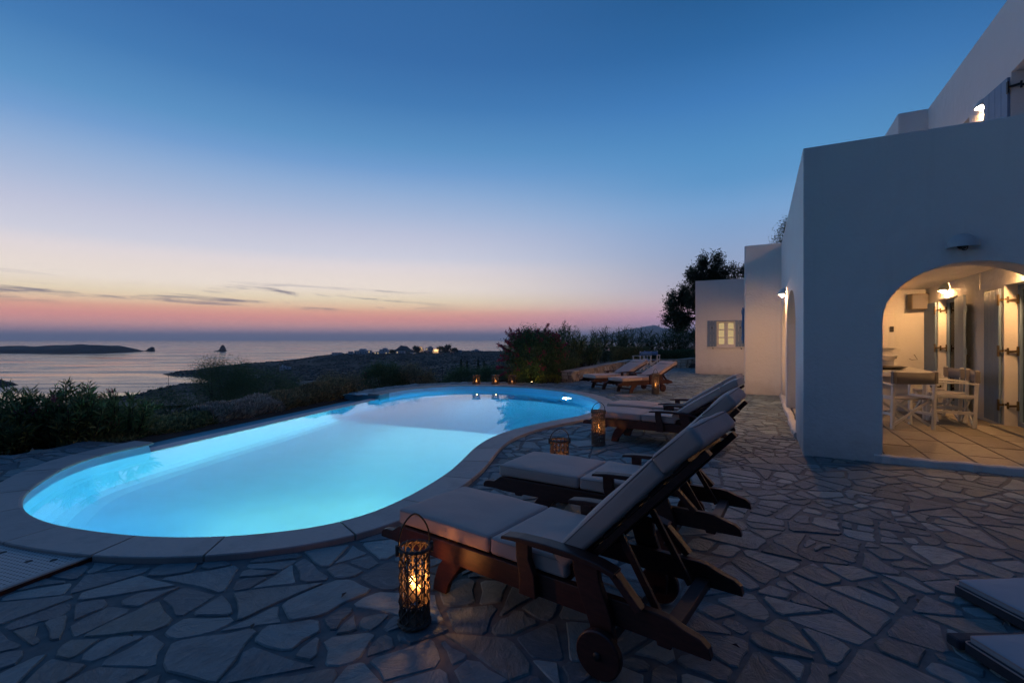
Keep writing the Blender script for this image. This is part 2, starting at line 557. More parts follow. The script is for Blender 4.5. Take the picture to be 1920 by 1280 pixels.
def mat_terrain():
    t = NT('scrubland')
    g = t.world_vec()
    n1 = t.noise(0.012, 5, 0.6, g)
    n2 = t.noise(0.13, 5, 0.7, g)
    n4 = t.noise(0.028, 4, 0.65, g)
    n3 = t.noise(0.03, 4, 0.6, t.world_vec((0.5, 2.6, 1), (0, 0, 0.25)), dist=0.8)
    shrub = t.n('ShaderNodeMapRange', {0: t.math('ADD', n2, t.math('MULTIPLY', t.math('SUBTRACT', n4, 0.5), 0.9)), 1: 0.46, 2: 0.56}).outputs[0]
    earth = t.mix(n1, (0.12, 0.092, 0.064), (0.08, 0.065, 0.048))
    earth = t.mix(t.n('ShaderNodeMapRange', {0: n3, 1: 0.55, 2: 0.62, 4: 0.7}).outputs[0], earth, (0.26, 0.21, 0.16))
    c = t.mix(shrub, earth, (0.020, 0.022, 0.013))
    return t.pbr(Base_Color=c, Roughness=0.95, Normal=t.bump(t.math('ADD', n2, t.math('MULTIPLY', n3, 0.6)), 1.0, 4.0))

M['terrain'] = mat_terrain()
M['field'] = mat_simple('dry_field', (0.19, 0.155, 0.115), 0.95, 0.25, 0.3, 0.3, 0.2, vec=(0.3, 4, 1))

def mat_sea():
    t = NT('sea_water')
    v = t.world_vec((0.0035, 0.014, 1))
    big = t.noise(1.0, 5, 0.6, v, dist=0.6)
    v2 = t.world_vec((0.05, 0.16, 1))
    small = t.noise(1.0, 4, 0.6, v2)
    rough = t.n('ShaderNodeMapRange', {0: big, 1: 0.40, 2: 0.62, 3: 0.10, 4: 0.34}).outputs[0]
    amp = t.n('ShaderNodeMapRange', {0: big, 1: 0.40, 2: 0.62, 3: 0.05, 4: 0.5}).outputs[0]
    b = t.n('ShaderNodeBump', {'Height': small, 'Strength': amp, 'Distance': 1.0}).outputs[0]
    return t.pbr(Base_Color=(0.010, 0.022, 0.036), Roughness=rough, IOR=1.33, Normal=b)

M['sea'] = mat_sea()

def mat_pool_water():
    t = NT('pool_water')
    n1 = t.noise(1.6, 3, 0.5, t.world_vec())
    b = t.bump(n1, 0.12, 0.002)
    fr = t.n('ShaderNodeFresnel', {'IOR': 1.24, 'Normal': b})
    a = t.n('ShaderNodeBsdfRefraction', {'Color': (0.96, 0.99, 1.0), 'Roughness': 0.0, 'IOR': 1.33, 'Normal': b})
    g = t.n('ShaderNodeBsdfGlossy', {'Roughness': 0.0, 'Normal': b})
    m = t.n('ShaderNodeMixShader', {0: fr.outputs[0], 1: a.outputs[0], 2: g.outputs[0]})
    t.t.links.new(m.outputs[0], t.out.inputs[0])
    return t.m

M['pool_water'] = mat_pool_water()
M['pool_paint'] = mat_simple('pool_render', (0.38, 0.67, 0.84), 0.7, 3, 0.08, 0.05, 0.004)

def mat_lid():
    t = NT('perforated_lid')
    v = t.obj_vec((34, 34, 1))
    fr = t.n('ShaderNodeVectorMath', {0: v}, operation='FRACTION').outputs[0]
    d = t.n('ShaderNodeVectorMath', {0: fr, 1: (0.5, 0.5, 0.0)}, operation='SUBTRACT').outputs[0]
    d = t.n('ShaderNodeVectorMath', {0: d, 1: (1, 1, 0)}, operation='MULTIPLY').outputs[0]
    L = t.n('ShaderNodeVectorMath', {0: d}, operation='LENGTH').outputs['Value']
    f = t.n('ShaderNodeMapRange', {0: L, 1: 0.20, 2: 0.28}).outputs[0]
    c = t.mix(f, (0.10, 0.10, 0.10), (0.42, 0.41, 0.39))
    return t.pbr(Base_Color=c, Roughness=0.55, Normal=t.bump(f, 0.6, 0.004))

M['lid'] = mat_lid()

# ------------------------------------------------------------------ the land and the sea
SEA = -60.0
COLS = [-2500, -400, 0, 150, 230, 340, 480, 640, 740, 850, 960, 1100, 1300, 1900, 4500]
ROWS = [2, 14, 20, 60, 150, 250, 320, 400, 450, 600, 700, 750, 800, 850, 920, 1000, 1100, 1200, 1350, 1550, 1800]
prof = {
    -2500: {2: -3, 14: -3, 20: -5, 60: -14, 150: -34, 250: -50, 320: -60, 400: -70, 1800: -75},
    -400: {2: -3, 14: -3, 20: -4.5, 60: -13, 150: -32, 250: -47, 320: -58, 400: -68, 1800: -75},
    0: {2: -3, 14: -3, 20: -4, 60: -12, 150: -29, 250: -43, 320: -54, 400: -64, 450: -70, 1800: -75},
    150: {2: -3, 14: -3, 20: -3.6, 60: -10, 150: -24.5, 250: -35, 320: -41, 400: -60, 450: -70, 1800: -75},
    230: {2: -3, 14: -3, 20: -3.4, 60: -9.5, 150: -22, 250: -31, 320: -36.5, 400: -54, 450: -64, 600: -72, 1800: -75},
    340: {2: -3, 14: -3, 20: -3.2, 60: -9, 150: -21, 250: -28, 320: -28.2, 400: -40, 450: -48, 600: -63, 700: -65, 750: -64, 800: -60.2, 850: -55, 920: -60, 1000: -68, 1800: -75},
    480: {2: -3, 14: -3, 20: -3, 60: -8, 150: -17, 250: -22.5, 320: -26, 400: -32, 450: -36.5, 600: -48, 700: -51, 750: -50, 800: -47.5, 850: -45, 920: -43.2, 1000: -50, 1100: -62, 1200: -70, 1800: -75},
    640: {2: -3, 14: -2.5, 20: -2.8, 60: -7, 150: -14, 250: -20, 320: -24.5, 400: -31, 450: -34.5, 600: -44, 700: -44, 750: -42, 800: -39, 850: -35, 920: -34, 1000: -31, 1100: -32, 1200: -40, 1350: -66, 1800: -75},
    740: {2: -3, 14: -2.3, 20: -2.6, 60: -6, 150: -12, 250: -18, 320: -23, 400: -30, 450: -33, 600: -42, 700: -40.5, 750: -38, 800: -35, 850: -31, 920: -31.5, 1000: -29.5, 1100: -27, 1200: -28, 1350: -48, 1550: -70, 1800: -75},
    850: {2: -3, 14: -2, 20: -2.2, 60: -5, 150: -11, 250: -17, 320: -21.5, 400: -28, 450: -31, 600: -38, 700: -37, 750: -35, 800: -33, 850: -30, 920: -31, 1000: -29, 1100: -27, 1200: -28, 1350: -45, 1550: -66, 1800: -75},
    960: {2: -3, 14: -1.8, 20: -1.9, 60: -4, 150: -9, 250: -16, 320: -20, 400: -26, 450: -28, 600: -34, 750: -33, 850: -29, 1000: -28, 1200: -28, 1350: -40, 1550: -64, 1800: -75},
    1100: {2: -3, 14: -1.5, 20: -0.8, 60: -2, 150: -6, 250: -12, 450: -22, 600: -28, 850: -28, 1000: -26, 1200: -27, 1350: -36, 1550: -60, 1800: -75},
    1300: {2: -3, 14: -1.5, 20: -0.6, 60: -0.8, 150: -2.5, 250: -7, 450: -16, 600: -22, 850: -26, 1200: -28, 1550: -48, 1800: -70},
    1900: {2: -3, 14: -1.5, 20: -0.6, 60: 0, 150: 2, 250: 4, 600: 10, 1000: 10, 1550: 0, 1800: -20},
    4500: {2: -3, 14: -1.5, 20: -0.6, 60: 1, 150: 6, 250: 12, 600: 30, 1000: 40, 1800: 30},
}
_ptab = np.array([[np.interp(y, sorted(prof[c]), [prof[c][k] for k in sorted(prof[c])]) for y in ROWS] for c in COLS])

def smooth_interp(x, xs, n):
    i = int(np.searchsorted(xs, x) - 1)
    i = max(0, min(n - 2, i))
    t = (x - xs[i]) / (xs[i + 1] - xs[i])
    t = max(0.0, min(1.0, t))
    return i, t

def H0(px, Y):
    i, a = smooth_interp(px, COLS, len(COLS))
    j, b = smooth_interp(Y, ROWS, len(ROWS))
    a = a * 0.5 + a * a * (3 - 2 * a) * 0.5
    P = _ptab
    return (P[i, j] * (1 - a) + P[i + 1, j] * a) * (1 - b) + (P[i, j + 1] * (1 - a) + P[i + 1, j + 1] * a) * b

def land(px, Y):
    z = H0(px, Y)
    amp = min(0.8, max(0, Y - 20) / 260.0)
    X = (px - 960) * Y / FPX
    z += amp * (noise.fractal(Vector((X * 0.013, Y * 0.013, 0)), 1.0, 2.0, 5) * 1.6)
    inf = 140 < px < 380 and 155 < Y < 255
    z += (0 if inf else amp * 0.9) * abs(noise.noise(Vector((X * 0.11, Y * 0.07, 3)))) * (1 if Y > 100 else 0)
    return z

pxs = np.concatenate([np.linspace(-2500, -100, 30)[:-1], np.linspace(-100, 1300, 260)[:-1], np.linspace(1300, 4500, 40)])
ys = np.concatenate([np.linspace(2, 60, 24)[:-1], np.geomspace(60, 700, 70)[:-1], np.linspace(700, 1250, 90)[:-1], np.linspace(1250, 1800, 20)])
TV = [((p - 960) * y / FPX, y, land(p, y)) for y in ys for p in pxs]
nc = len(pxs)
TF = [(j * nc + i, j * nc + i + 1, (j + 1) * nc + i + 1, (j + 1) * nc + i) for j in range(len(ys) - 1) for i in range(nc - 1)]
mesh_obj('hillside', np_mesh('hillside', TV, TF), M['terrain'], smooth=True, kind='structure')

# low scrub scattered over the slopes and the headland: far too many bushes to count
def blobs(n, px0, px1, y0, y1, r0, r1, seed):
    g = np.random.default_rng(seed)
    ico = np.array([(0, 0, 1), (.89, 0, .45), (.28, .85, .45), (-.72, .53, .45), (-.72, -.53, .45), (.28, -.85, .45), (.72, .53, -.45), (-.28, .85, -.45), (-.89, 0, -.45), (-.28, -.85, -.45), (.72, -.53, -.45)])
    fc = np.array([(0, 1, 2), (0, 2, 3), (0, 3, 4), (0, 4, 5), (0, 5, 1), (1, 6, 2), (2, 7, 3), (3, 8, 4), (4, 9, 5), (5, 10, 1), (6, 7, 2), (7, 8, 3), (8, 9, 4), (9, 10, 5), (10, 6, 1)])
    V, F = [], []
    k = 0
    while k < n:
        px = g.uniform(px0, px1)
        Y = math.sqrt(g.uniform(y0 * y0, y1 * y1))
        if 140 < px < 380 and 155 < Y < 255:
            continue
        X = (px - 960) * Y / FPX
        if noise.noise(Vector((X * .02, Y * .02, 9))) < g.uniform(-.5, .25):
            k += 1
            continue
        z = land(px, Y)
        if z < SEA + 1.5:
            k += 1
            continue
        r = g.uniform(r0, r1)
        q = ico * (1 + g.uniform(-.3, .3, (11, 1))) * np.array([r * g.uniform(.8, 1.5), r, r * g.uniform(.5, .85)])
        V.append(q + np.array([X, Y, z + r * .15]))
        F.append(fc + 11 * len(F))
        k += 1
    return np.concatenate(V), np.concatenate(F)

va, fa = blobs(15000, 300, 1250, 560, 1180, .9, 2.6, 1)
vb, fb = blobs(9000, -60, 1250, 90, 560, .35, 1.2, 2)
mesh_obj('scrub', np_mesh('scrub', np.concatenate([va, vb]), np.concatenate([fa, fb + len(va)])), M['scrub'], kind='stuff')

sea_v = [(0, 0, SEA)]
rings = [60, 200, 500, 1200, 3000, 8000, 20000, 40000]
for r_ in rings:
    for k in range(96):
        a = 2 * PI * k / 96
        sea_v.append((r_ * math.cos(a), r_ * math.sin(a), SEA))
mb = MB()
mb.v = sea_v
mb.f = [(0, 1 + k, 1 + (k + 1) % 96) for k in range(96)]
for i in range(len(rings) - 1):
    for k in range(96):
        a = 1 + i * 96 + k
        b = 1 + i * 96 + (k + 1) % 96
        mb.f.append((a, b, b + 96, a + 96))
mb.build('sea', M['sea'], kind='structure')

# unseen slope added behind the camera, steep enough to darken the front wall
V, F = [], []
nA, nRr = 60, 18
for j in range(nRr):
    d = 11 * (130 / 11) ** (j / (nRr - 1))
    for i in range(nA + 1):
        a = R(62 + 190 * i / nA)          # bearing, clockwise from the view axis
        ease = min(1, (i / nA) / .16) * min(1, (1 - i / nA) / .16)
        z = -0.6 + ease * (d - 11) * .58 + ease * noise.fractal(Vector((d * math.sin(a) * .06, d * math.cos(a) * .06, 1)), 1.0, 2.0, 4) * (1 + d * .03)
        V.append((d * math.sin(a) + 2, d * math.cos(a), z))
        if i < nA and j < nRr - 1:
            c = j * (nA + 1) + i
            F.append((c, c + 1, c + nA + 2, c + nA + 1))
mesh_obj('added_slope', np_mesh('added_slope', V, F), M['terrain'], smooth=True, kind='structure')

def heap(name, mat, cx, cy, L, W, hfun, base, nx=60, ny=24, rot=0.0, **k):
    """a rocky landform: hfun(u in 0..1) gives the crest height above base"""
    V, F = [], []
    for j in range(ny + 1):
        w = j / ny * 2 - 1
        for i in range(nx + 1):
            u = i / nx
            x = (u - 0.5) * L
            y = w * W / 2
            n_ = noise.fractal(Vector((x / W * 3.1, y / W * 3.1, base)), 1.0, 2.0, 5)
            h = hfun(u) * max(0.0, 1 - abs(w) ** 2.6) ** 0.7 * (1 + 0.22 * n_)
            xx = cx + x * math.cos(rot) - y * math.sin(rot)
            yy = cy + x * math.sin(rot) + y * math.cos(rot)
            V.append((xx, yy, base - 2 + h + (2 if h > 0.2 else 0)))
            if i < nx and j < ny:
                a = j * (nx + 1) + i
                F.append((a, a + 1, a + nx + 2, a + nx + 1))
    return mesh_obj(name, np_mesh(name, V, F), mat, smooth=True, **k)

def bell(*pts):
    xs = [p[0] for p in pts]
    hs = [p[1] for p in pts]
    return lambda u: float(np.interp(u, xs, hs))

# long low island, two sea stacks, a near skerry, and a far mountain in the haze
Yi = 2120.0
sc_ = (Yi + 160) / FPX
heap('island', M['island'], (-55 - 960) * sc_, Yi + 160, 560 * sc_, 330,
     bell((0, 0), (.08, 10), (.35, 20), (.52, 22), (.60, 27), (.66, 30), (.68, 25), (.78, 30), (.86, 34), (.95, 33), (.985, 24), (1, 4)), SEA, 150, 30,
     label='long low dark island lying flat on the sea', cat='island')
Yr = 2500.0
sr = Yr / FPX
heap('sea_stack', M['island'], (280 - 960) * sr, Yr, 13 * sr, 30, bell((0, 3), (.3, 9), (.45, 16), (.6, 12), (.75, 24), (.85, 20), (1, 22)), SEA, 30, 12,
     label='small jagged sea rock just off the tip of the long island', cat='sea rock')
heap('sea_stack', M['island'], (425 - 960) * sr, Yr - 60, 20 * sr, 30, bell((0, 1), (.2, 4), (.45, 6), (.55, 9), (.62, 26), (.72, 33), (.86, 31), (.93, 22), (1, 4)), SEA, 30, 12,
     label='lone pointed sea rock standing in open water', cat='sea rock')
heap('skerry', M['island'], (-16 - 960) * 0.70, 640, 52 * 0.70, 30, bell((0, 4), (.4, 9), (.8, 5), (1, 0)), SEA, 30, 12,
     label='flat dark skerry showing above the pink oleander', cat='sea rock')
Ym = 12000.0
sm = Ym / FPX
heap('mountain', M['mountain'], (1215 - 960) * sm, Ym, 230 * sm, 1500, bell((0, 0), (.2, 190), (.35, 300), (.45, 330), (.55, 400), (.66, 330), (.8, 260), (1, 0)), SEA, 60, 16, kind='structure')
heap('knoll', M['mountain'], (748 - 960) * 1220 / FPX, 1225, 52 * 1220 / FPX, 60, bell((0, 1), (.25, 8), (.4, 10), (.55, 17), (.72, 18), (.85, 11), (1, 2)), -33.5, 40, 16, kind='structure')

# pale ploughed field on the near slope and farm tracks across the valley
def patch(name, pts, mat, lift=0.6, n=14, **k):
    """a quadrilateral of land draped on the hillside: four (px, Y) corners"""
    V, F = [], []
    for j in range(n + 1):
        for i in range(n + 1):
            a, b = i / n, j / n
            p0 = np.array(pts[0]) * (1 - a) + np.array(pts[1]) * a
            p1 = np.array(pts[3]) * (1 - a) + np.array(pts[2]) * a
            q = p0 * (1 - b) + p1 * b
            V.append(((q[0] - 960) * q[1] / FPX, q[1], land(q[0], q[1]) + lift))
            if i < n and j < n:
                c = j * (n + 1) + i
                F.append((c, c + 1, c + n + 2, c + n + 1))
    return mesh_obj(name, np_mesh(name, V, F), mat, smooth=True, **k)

patch('field', [(150, 165), (372, 165), (362, 245), (190, 240)], M['field'], 0.8, 24, kind='structure')
patch('field', [(560, 215), (690, 215), (660, 240), (570, 240)], M['field'], 0.8, 16, kind='structure')
patch('field', [(770, 420), (850, 420), (845, 450), (775, 450)], M['field'], 1.0, 16, kind='structure')
patch('track', [(846, 690), (854, 690), (874, 735), (868, 735)], M['field'], 1.1, 10, kind='structure')
patch('track', [(880, 670), (890, 670), (907, 720), (899, 720)], M['field'], 1.1, 10, kind='structure')
patch('track', [(902, 735), (910, 735), (960, 790), (954, 790)], M['field'], 1.1, 10, kind='structure')

# ------------------------------------------------------------------ pool outline (plan view, metres)
WATER_Z = -0.105
COPE_Z = 0.03
WEIR_A = Vector((-4.82, 6.47, 0))     # near end of the overflow edge
WEIR_B = Vector((-3.36, 12.13, 0))    # far end
ctrl = [(-4.82, 6.47), (-4.93, 6.0), (-4.95, 5.6), (-4.84, 5.16), (-4.64, 4.74), (-4.40, 4.33), (-4.16, 4.05), (-3.86, 3.80), (-3.45, 3.58), (-3.05, 3.45),
        (-2.66, 3.36), (-2.25, 3.33), (-1.83, 3.38), (-1.43, 3.52), (-1.12, 3.78), (-.90, 4.18), (-.72, 4.68), (-.60, 5.13), (-.52, 5.61), (-.44, 6.12),
        (-.28, 6.72), (.06, 7.40), (.62, 8.08), (1.26, 8.72), (1.70, 9.45), (1.92, 10.27), (1.95, 11.1), (1.85, 11.72), (1.65, 12.35), (1.17, 13.15),
        (.45, 13.88), (-.45, 14.33), (-1.39, 14.42), (-2.0, 14.22), (-2.65, 13.75), (-3.1, 13.02), (-3.36, 12.13)]

def catmull(P, step=0.05):
    out = []
    n = len(P)
    for i in range(n - 1):
        p0 = np.array(P[max(i - 1, 0)]); p1 = np.array(P[i]); p2 = np.array(P[i + 1]); p3 = np.array(P[min(i + 2, n - 1)])
        m = max(2, int(np.linalg.norm(p2 - p1) / step))
        for k in range(m):
            t = k / m
            out.append(0.5 * ((2 * p1) + (-p0 + p2) * t + (2 * p0 - 5 * p1 + 4 * p2 - p3) * t * t + (-p0 + 3 * p1 - 3 * p2 + p3) * t ** 3))
    out.append(np.array(P[-1], dtype=float))
    return np.array(out)

curve = catmull(ctrl)                      # inner edge of the coping, clockwise seen from above? fixed below
for _ in range(12):
    curve[1:-1] = 0.25 * curve[:-2] + 0.5 * curve[1:-1] + 0.25 * curve[2:]
seg = np.linalg.norm(np.diff(curve, axis=0), axis=1)
arc = np.concatenate([[0], np.cumsum(seg)])
tan = np.gradient(curve, axis=0)
tan /= np.linalg.norm(tan, axis=1)[:, None]
nrm = np.stack([tan[:, 1], -tan[:, 0]], axis=1)     # points out of the pool
COPE_W = 0.29
wdir = (WEIR_B - WEIR_A).normalized()
wout = Vector((-wdir.y, wdir.x, 0))                 # away from the pool, towards the hedge

def cpt(s):
    return np.array([np.interp(s, arc, curve[:, 0]), np.interp(s, arc, curve[:, 1])]), np.array([np.interp(s, arc, nrm[:, 0]), np.interp(s, arc, nrm[:, 1])])

pool = empty('swimming_pool', (-1.5, 8.5, 0), label='kidney shaped pool glowing turquoise from lamps under the water', cat='swimming pool')
PO = Vector((-1.5, 8.5, 0))

def loc(pts, o):
    return [tuple(Vector(p) - o) for p in pts]

# basin: wall following the curve, rounded down to the floor, shallow shelf steps at the far right lobe
ring = [tuple(c) for c in curve]
wn_ = 40
for i in range(1, wn_):
    p = WEIR_B.lerp(WEIR_A, i / wn_)
    ring.append((p.x, p.y))
ring = np.array(ring)
nR = len(ring)
tang = np.roll(ring, -1, 0) - np.roll(ring, 1, 0)
tang /= np.linalg.norm(tang, axis=1)[:, None]
rn = np.stack([tang[:, 1], -tang[:, 0]], axis=1)
V, F = [], []
prof_b = [(0.0, 0.0), (0.0, -0.08), (0.0, -0.30), (0.0, -0.8), (0.02, -1.12), (0.08, -1.25), (0.20, -1.32), (0.36, -1.35)]
for ins, z in prof_b:
    for k in range(nR):
        p = ring[k] - rn[k] * ins
        zz = z if z > -0.5 else z
        V.append((p[0], p[1], zz))
for j in range(len(prof_b) - 1):
    for k in range(nR):
        a, b = j * nR + k, j * nR + (k + 1) % nR
        F.append((a, b, b + nR, a + nR))
top_is_weir = set(range(len(curve), nR))
for k in range(nR):                      # the wall top under the overflow edge is lower
    if k >= len(curve) - 1 or k == 0:
        V[k] = (V[k][0], V[k][1], WATER_Z - 0.03)
        V[nR + k] = (V[nR + k][0], V[nR + k][1], WATER_Z - 0.06)
last = (len(prof_b) - 1) * nR
tri = tessellate_polygon([[Vector((V[last + k][0], V[last + k][1], 0)) for k in range(nR)]])
mb = MB()
mb.v = loc(V, PO)
mb.f = F + [tuple(last + i for i in t) for t in tri]
basin = mb.build('basin', M['pool_paint'], pool, smooth=False)
# water surface
wr = ring + rn * 0.004
tri = tessellate_polygon([[Vector((p[0], p[1], 0)) for p in wr]])
mb = MB()
mb.v = loc([(p[0], p[1], WATER_Z) for p in wr], PO)
mb.f = [tuple(t) for t in tri]
wat = mb.build('water', M['pool_water'], pool)
if wat.data.polygons[0].normal.z < 0:
    wat.data.flip_normals()

# the body of the water soaks up red light
vb_ = [(p[0] + n_[0] * .05, p[1] + n_[1] * .05) for p, n_ in zip(ring[::3], rn[::3])]
mb = MB()
nb = len(vb_)
mb.v = loc([(x, y, WATER_Z - .004) for x, y in vb_] + [(x, y, -1.38) for x, y in vb_], PO)
tri = tessellate_polygon([[Vector((x, y, 0)) for x, y in vb_]])
mb.f = [tuple(t) for t in tri] + [tuple(i + nb for i in reversed(t)) for t in tri] + [(k, (k + 1) % nb, (k + 1) % nb + nb, k + nb) for k in range(nb)]
t = NT('water_depth')
va_ = t.n('ShaderNodeVolumeAbsorption', {'Color': (0.72, 0.935, 0.98), 'Density': 0.9})
t.t.links.new(va_.outputs[0], t.out.inputs['Volume'])
mb.build('water_depth', t.m, pool)

# coping: separate cut stones with a rounded nose, following the curve
def coping_stone(s0, s1):
    mb = MB()
    m = max(3, int((s1 - s0) / 0.10))
    prof_c = [(-0.028, COPE_Z - 0.034), (-0.042, COPE_Z - 0.020), (-0.034, COPE_Z - 0.006), (-0.012, COPE_Z), (COPE_W - 0.006, COPE_Z + 0.001), (COPE_W, COPE_Z - 0.006), (COPE_W, COPE_Z - 0.06)]
    q = len(prof_c)
    vs = []
    for i in range(m + 1):
        p, nv = cpt(s0 + (s1 - s0) * i / m)
        nv = nv / np.linalg.norm(nv)
        for o, z in prof_c:
            vs.append((p[0] + nv[0] * o, p[1] + nv[1] * o, z))
    fs = []
    for i in range(m):
        for j in range(q):
            k = (j + 1) % q
            fs.append((i * q + j, i * q + k, (i + 1) * q + k, (i + 1) * q + j))
    fs.append(tuple(range(q)))
    fs.append(tuple(m * q + j for j in range(q))[::-1])
    return mb.add(loc(vs, PO), fs)

total = arc[-1]
s = 0.0
lens = []
while s < total - 0.2:
    L = random.uniform(0.62, 0.92)
    if total - s - L < 0.4:
        L = total - s
    lens.append((s, s + L))
    s += L
for s0, s1 in lens:
    o = coping_stone(s0 + 0.006, s1 - 0.006).build('coping_stone', M['coping'], pool)
    o.location.z = random.uniform(-0.0015, 0.0015)
# wall band below the coping, above the water, and the mortar bed
# overflow edge: a low course of pale stone
wl = (WEIR_B - WEIR_A).length
s = 0.0
while s < wl - 0.05:
    L = min(random.uniform(0.7, 0.95), wl - s)
    if wl - s - L < 0.35:
        L = wl - s
    a = WEIR_A + wdir * (s + 0.004)
    b = WEIR_A + wdir * (s + L - 0.004)
    z0, z1 = WATER_Z - 0.06, WATER_Z + 0.008
    vs = []
    for p in (a, b):
        for o, z in ((0.0, z0), (0.0, z1), (0.22, z1 + 0.004), (0.25, z1 - 0.02), (0.25, z0)):
            q = p + wout * o
            vs.append((q.x, q.y, z))
    MB().add(loc(vs, PO), [(0, 1, 6, 5), (1, 2, 7, 6), (2, 3, 8, 7), (3, 4, 9, 8), (4, 0, 5, 9), (0, 4, 3, 2, 1), (5, 6, 7, 8, 9)]).build('edge_stone', M['edge'], pool)
    s += L
# overflow channel, painted blue, with end blocks under the coping
TZ = -0.165
mb = MB()
a0 = WEIR_A + wout * 0.25 - wdir * 0.4
a1 = WEIR_B + wout * 0.25 + wdir * 0.05
b1 = WEIR_B + wout * 1.02 + wdir * 0.05
b0 = WEIR_A + wout * 1.02 - wdir * 0.1
vs = [(p.x, p.y, TZ) for p in (a0, a1, b1, b0)]
mb.add(loc(vs, PO), [(0, 1, 2, 3)])
vs = []
for p in (b0, b1):
    for o, z in ((0, TZ - 0.3), (0, TZ + 0.015), (0.06, TZ + 0.015), (0.06, TZ - 0.3)):
        q = p + wout * o
        vs.append((q.x, q.y, z))
mb.add(loc(vs, PO), [(0, 1, 5, 4), (1, 2, 6, 5), (2, 3, 7, 6)])
c0 = WEIR_B + wdir * 0.03 - wout * 0.02
for (p, q) in ((c0, c0 + wout * 1.06), ):
    r_ = wdir * 0.5
    vs = [(p.x, p.y, -0.4), (q.x, q.y, -0.4), (q.x, q.y, COPE_Z - 0.035), (p.x, p.y, COPE_Z - 0.035)]
    vs += [(v[0] + r_.x, v[1] + r_.y, v[2]) for v in vs]
    mb.add(loc(vs, PO), [(0, 1, 2, 3), (4, 7, 6, 5), (0, 4, 5, 1), (1, 5, 6, 2), (2, 6, 7, 3), (3, 7, 4, 0)])
p = WEIR_A - wdir * 0.02 + wout * 0.14
q = p + wout * 0.9
r_ = -wdir * 0.35
vs = [(p.x, p.y, -0.4), (q.x, q.y, -0.4), (q.x, q.y, -0.03), (p.x, p.y, -0.03)]
vs += [(v[0] + r_.x, v[1] + r_.y, v[2]) for v in vs]
mb.add(loc(vs, PO), [(0, 1, 2, 3), (4, 7, 6, 5), (0, 4, 5, 1), (1, 5, 6, 2), (2, 6, 7, 3), (3, 7, 4, 0)])
mb.build('overflow_channel', M['trough'], pool)

# lamps in the pool wall
def pool_lamp(x, y, z, aim, power, spot=150, col=(0.24, 0.78, 1.0), blend=0.6):
    d = np.linalg.norm(curve - np.array([x, y]), axis=1)
    i = int(d.argmin())
    n = Vector((-nrm[i][0], -nrm[i][1], 0)).normalized()
    p = Vector((curve[i][0], curve[i][1], z))
    zax = n
    xax = Vector((0, 0, 1)).cross(zax).normalized()
    yax = zax.cross(xax)
    Mx = Matrix(((xax.x, yax.x, zax.x, p.x - PO.x), (xax.y, yax.y, zax.y, p.y - PO.y), (xax.z, yax.z, zax.z, p.z), (0, 0, 0, 1)))
    o = MB().lathe([(0.135, -0.03), (0.135, 0.02), (0.105, 0.03), (0.09, 0.015)], 24, Mx).build('pool_light', M['white_plastic'], pool, smooth=True)
    MB().disc(0.092, 0.018, 24, Mx).build('lens', M['pool_lamp'], o)
    ld = bpy.data.lights.new('pool_beam', 'SPOT')
    ld.energy = power
    ld.spot_size = R(spot)
    ld.spot_blend = blend
    ld.color = col
    ld.shadow_soft_size = 0.08
    lo = bpy.data.objects.new('pool_beam', ld)
    COL.objects.link(lo)
    lo.location = p + n * 0.14
    dd = Vector(aim) - lo.location
    lo.rotation_euler = dd.to_track_quat('-Z', 'Y').to_euler()

pool_lamp(1.0, 8.45, -0.55, (-2.4, 5.55, -1.25), 1500, 127, (1.0, 0.90, 0.70), 0.10)
pool_lamp(1.55, 12.6, -0.30, (-2.5, 9.0, -0.9), 560, 165)
pool_lamp(-1.5, 3.50, -0.50, (-2.3, 5.6, -1.35), 360, 85, (1.0, 0.92, 0.46), 0.9)
pool_lamp(-3.7, 3.70, -0.55, (-1.5, 10.0, -0.9), 70, 165)  # added fill lamp, out of view under the near coping

# ------------------------------------------------------------------ terrace paving
HA = R(27.2)
U = Vector((math.sin(HA), math.cos(HA), 0))       # along the house, away from the camera
Vv = Vector((math.cos(HA), -math.sin(HA), 0))     # into the house
C0 = G(1506, 852)

def HP(t, s, z=0.0):
    return C0 + Vv * t + U * s + Vector((0, 0, z))

terrace_edge = [(-11, 1.5), (-9.0, 4.2), (-7.5, 5.35), (-6.12, 5.80), (-5.95, 6.30)]
te2 = [WEIR_A + wout * 1.08 - wdir * 0.03]
far_edge = [(-4.40, 12.45), (-4.05, 13.6), (-3.6, 14.6), (-2.85, 15.45), (-1.9, 15.85), (-1.05, 15.95), (.67, 15.6), (1.75, 15.9), (3.7, 20.0), (5.85, 24.4), (8.0, 24.0), (9.5, 23.3), (12, 24.5)]
outer = [(p[0], p[1]) for p in terrace_edge] + [(te2[0].x, te2[0].y), (WEIR_A.x, WEIR_A.y)]
hole_far = [(WEIR_B.x, WEIR_B.y)] + far_edge
bound = outer + [tuple(c) for c in (curve + nrm * 0.02)] + hole_far[0:1] + far_edge + [(16, 20), (16, -6), (-11, -6)]
tri = tessellate_polygon([[Vector((p[0], p[1], 0)) for p in bound]])
mb = MB()
mb.v = [(p[0], p[1], -0.011) for p in bound]
mb.f = [tuple(t) for t in tri]
paving = mb.build('paving', M['mortar'], kind='structure')
paving['label'] = 'crazy paving of irregular blue grey flagstones round the pool'

poly_in = np.array(outer + [(WEIR_A.x, WEIR_A.y), (WEIR_B.x, WEIR_B.y)] + far_edge + [(16, 20), (16, -6), (-11, -6)])

def inside(p, poly):
    x, y = p
    c = False
    n = len(poly)
    j = n - 1
    for i in range(n):
        if (poly[i][1] > y) != (poly[j][1] > y) and x < (poly[j][0] - poly[i][0]) * (y - poly[i][1]) / (poly[j][1] - poly[i][1]) + poly[i][0]:
            c = not c
        j = i
    return c

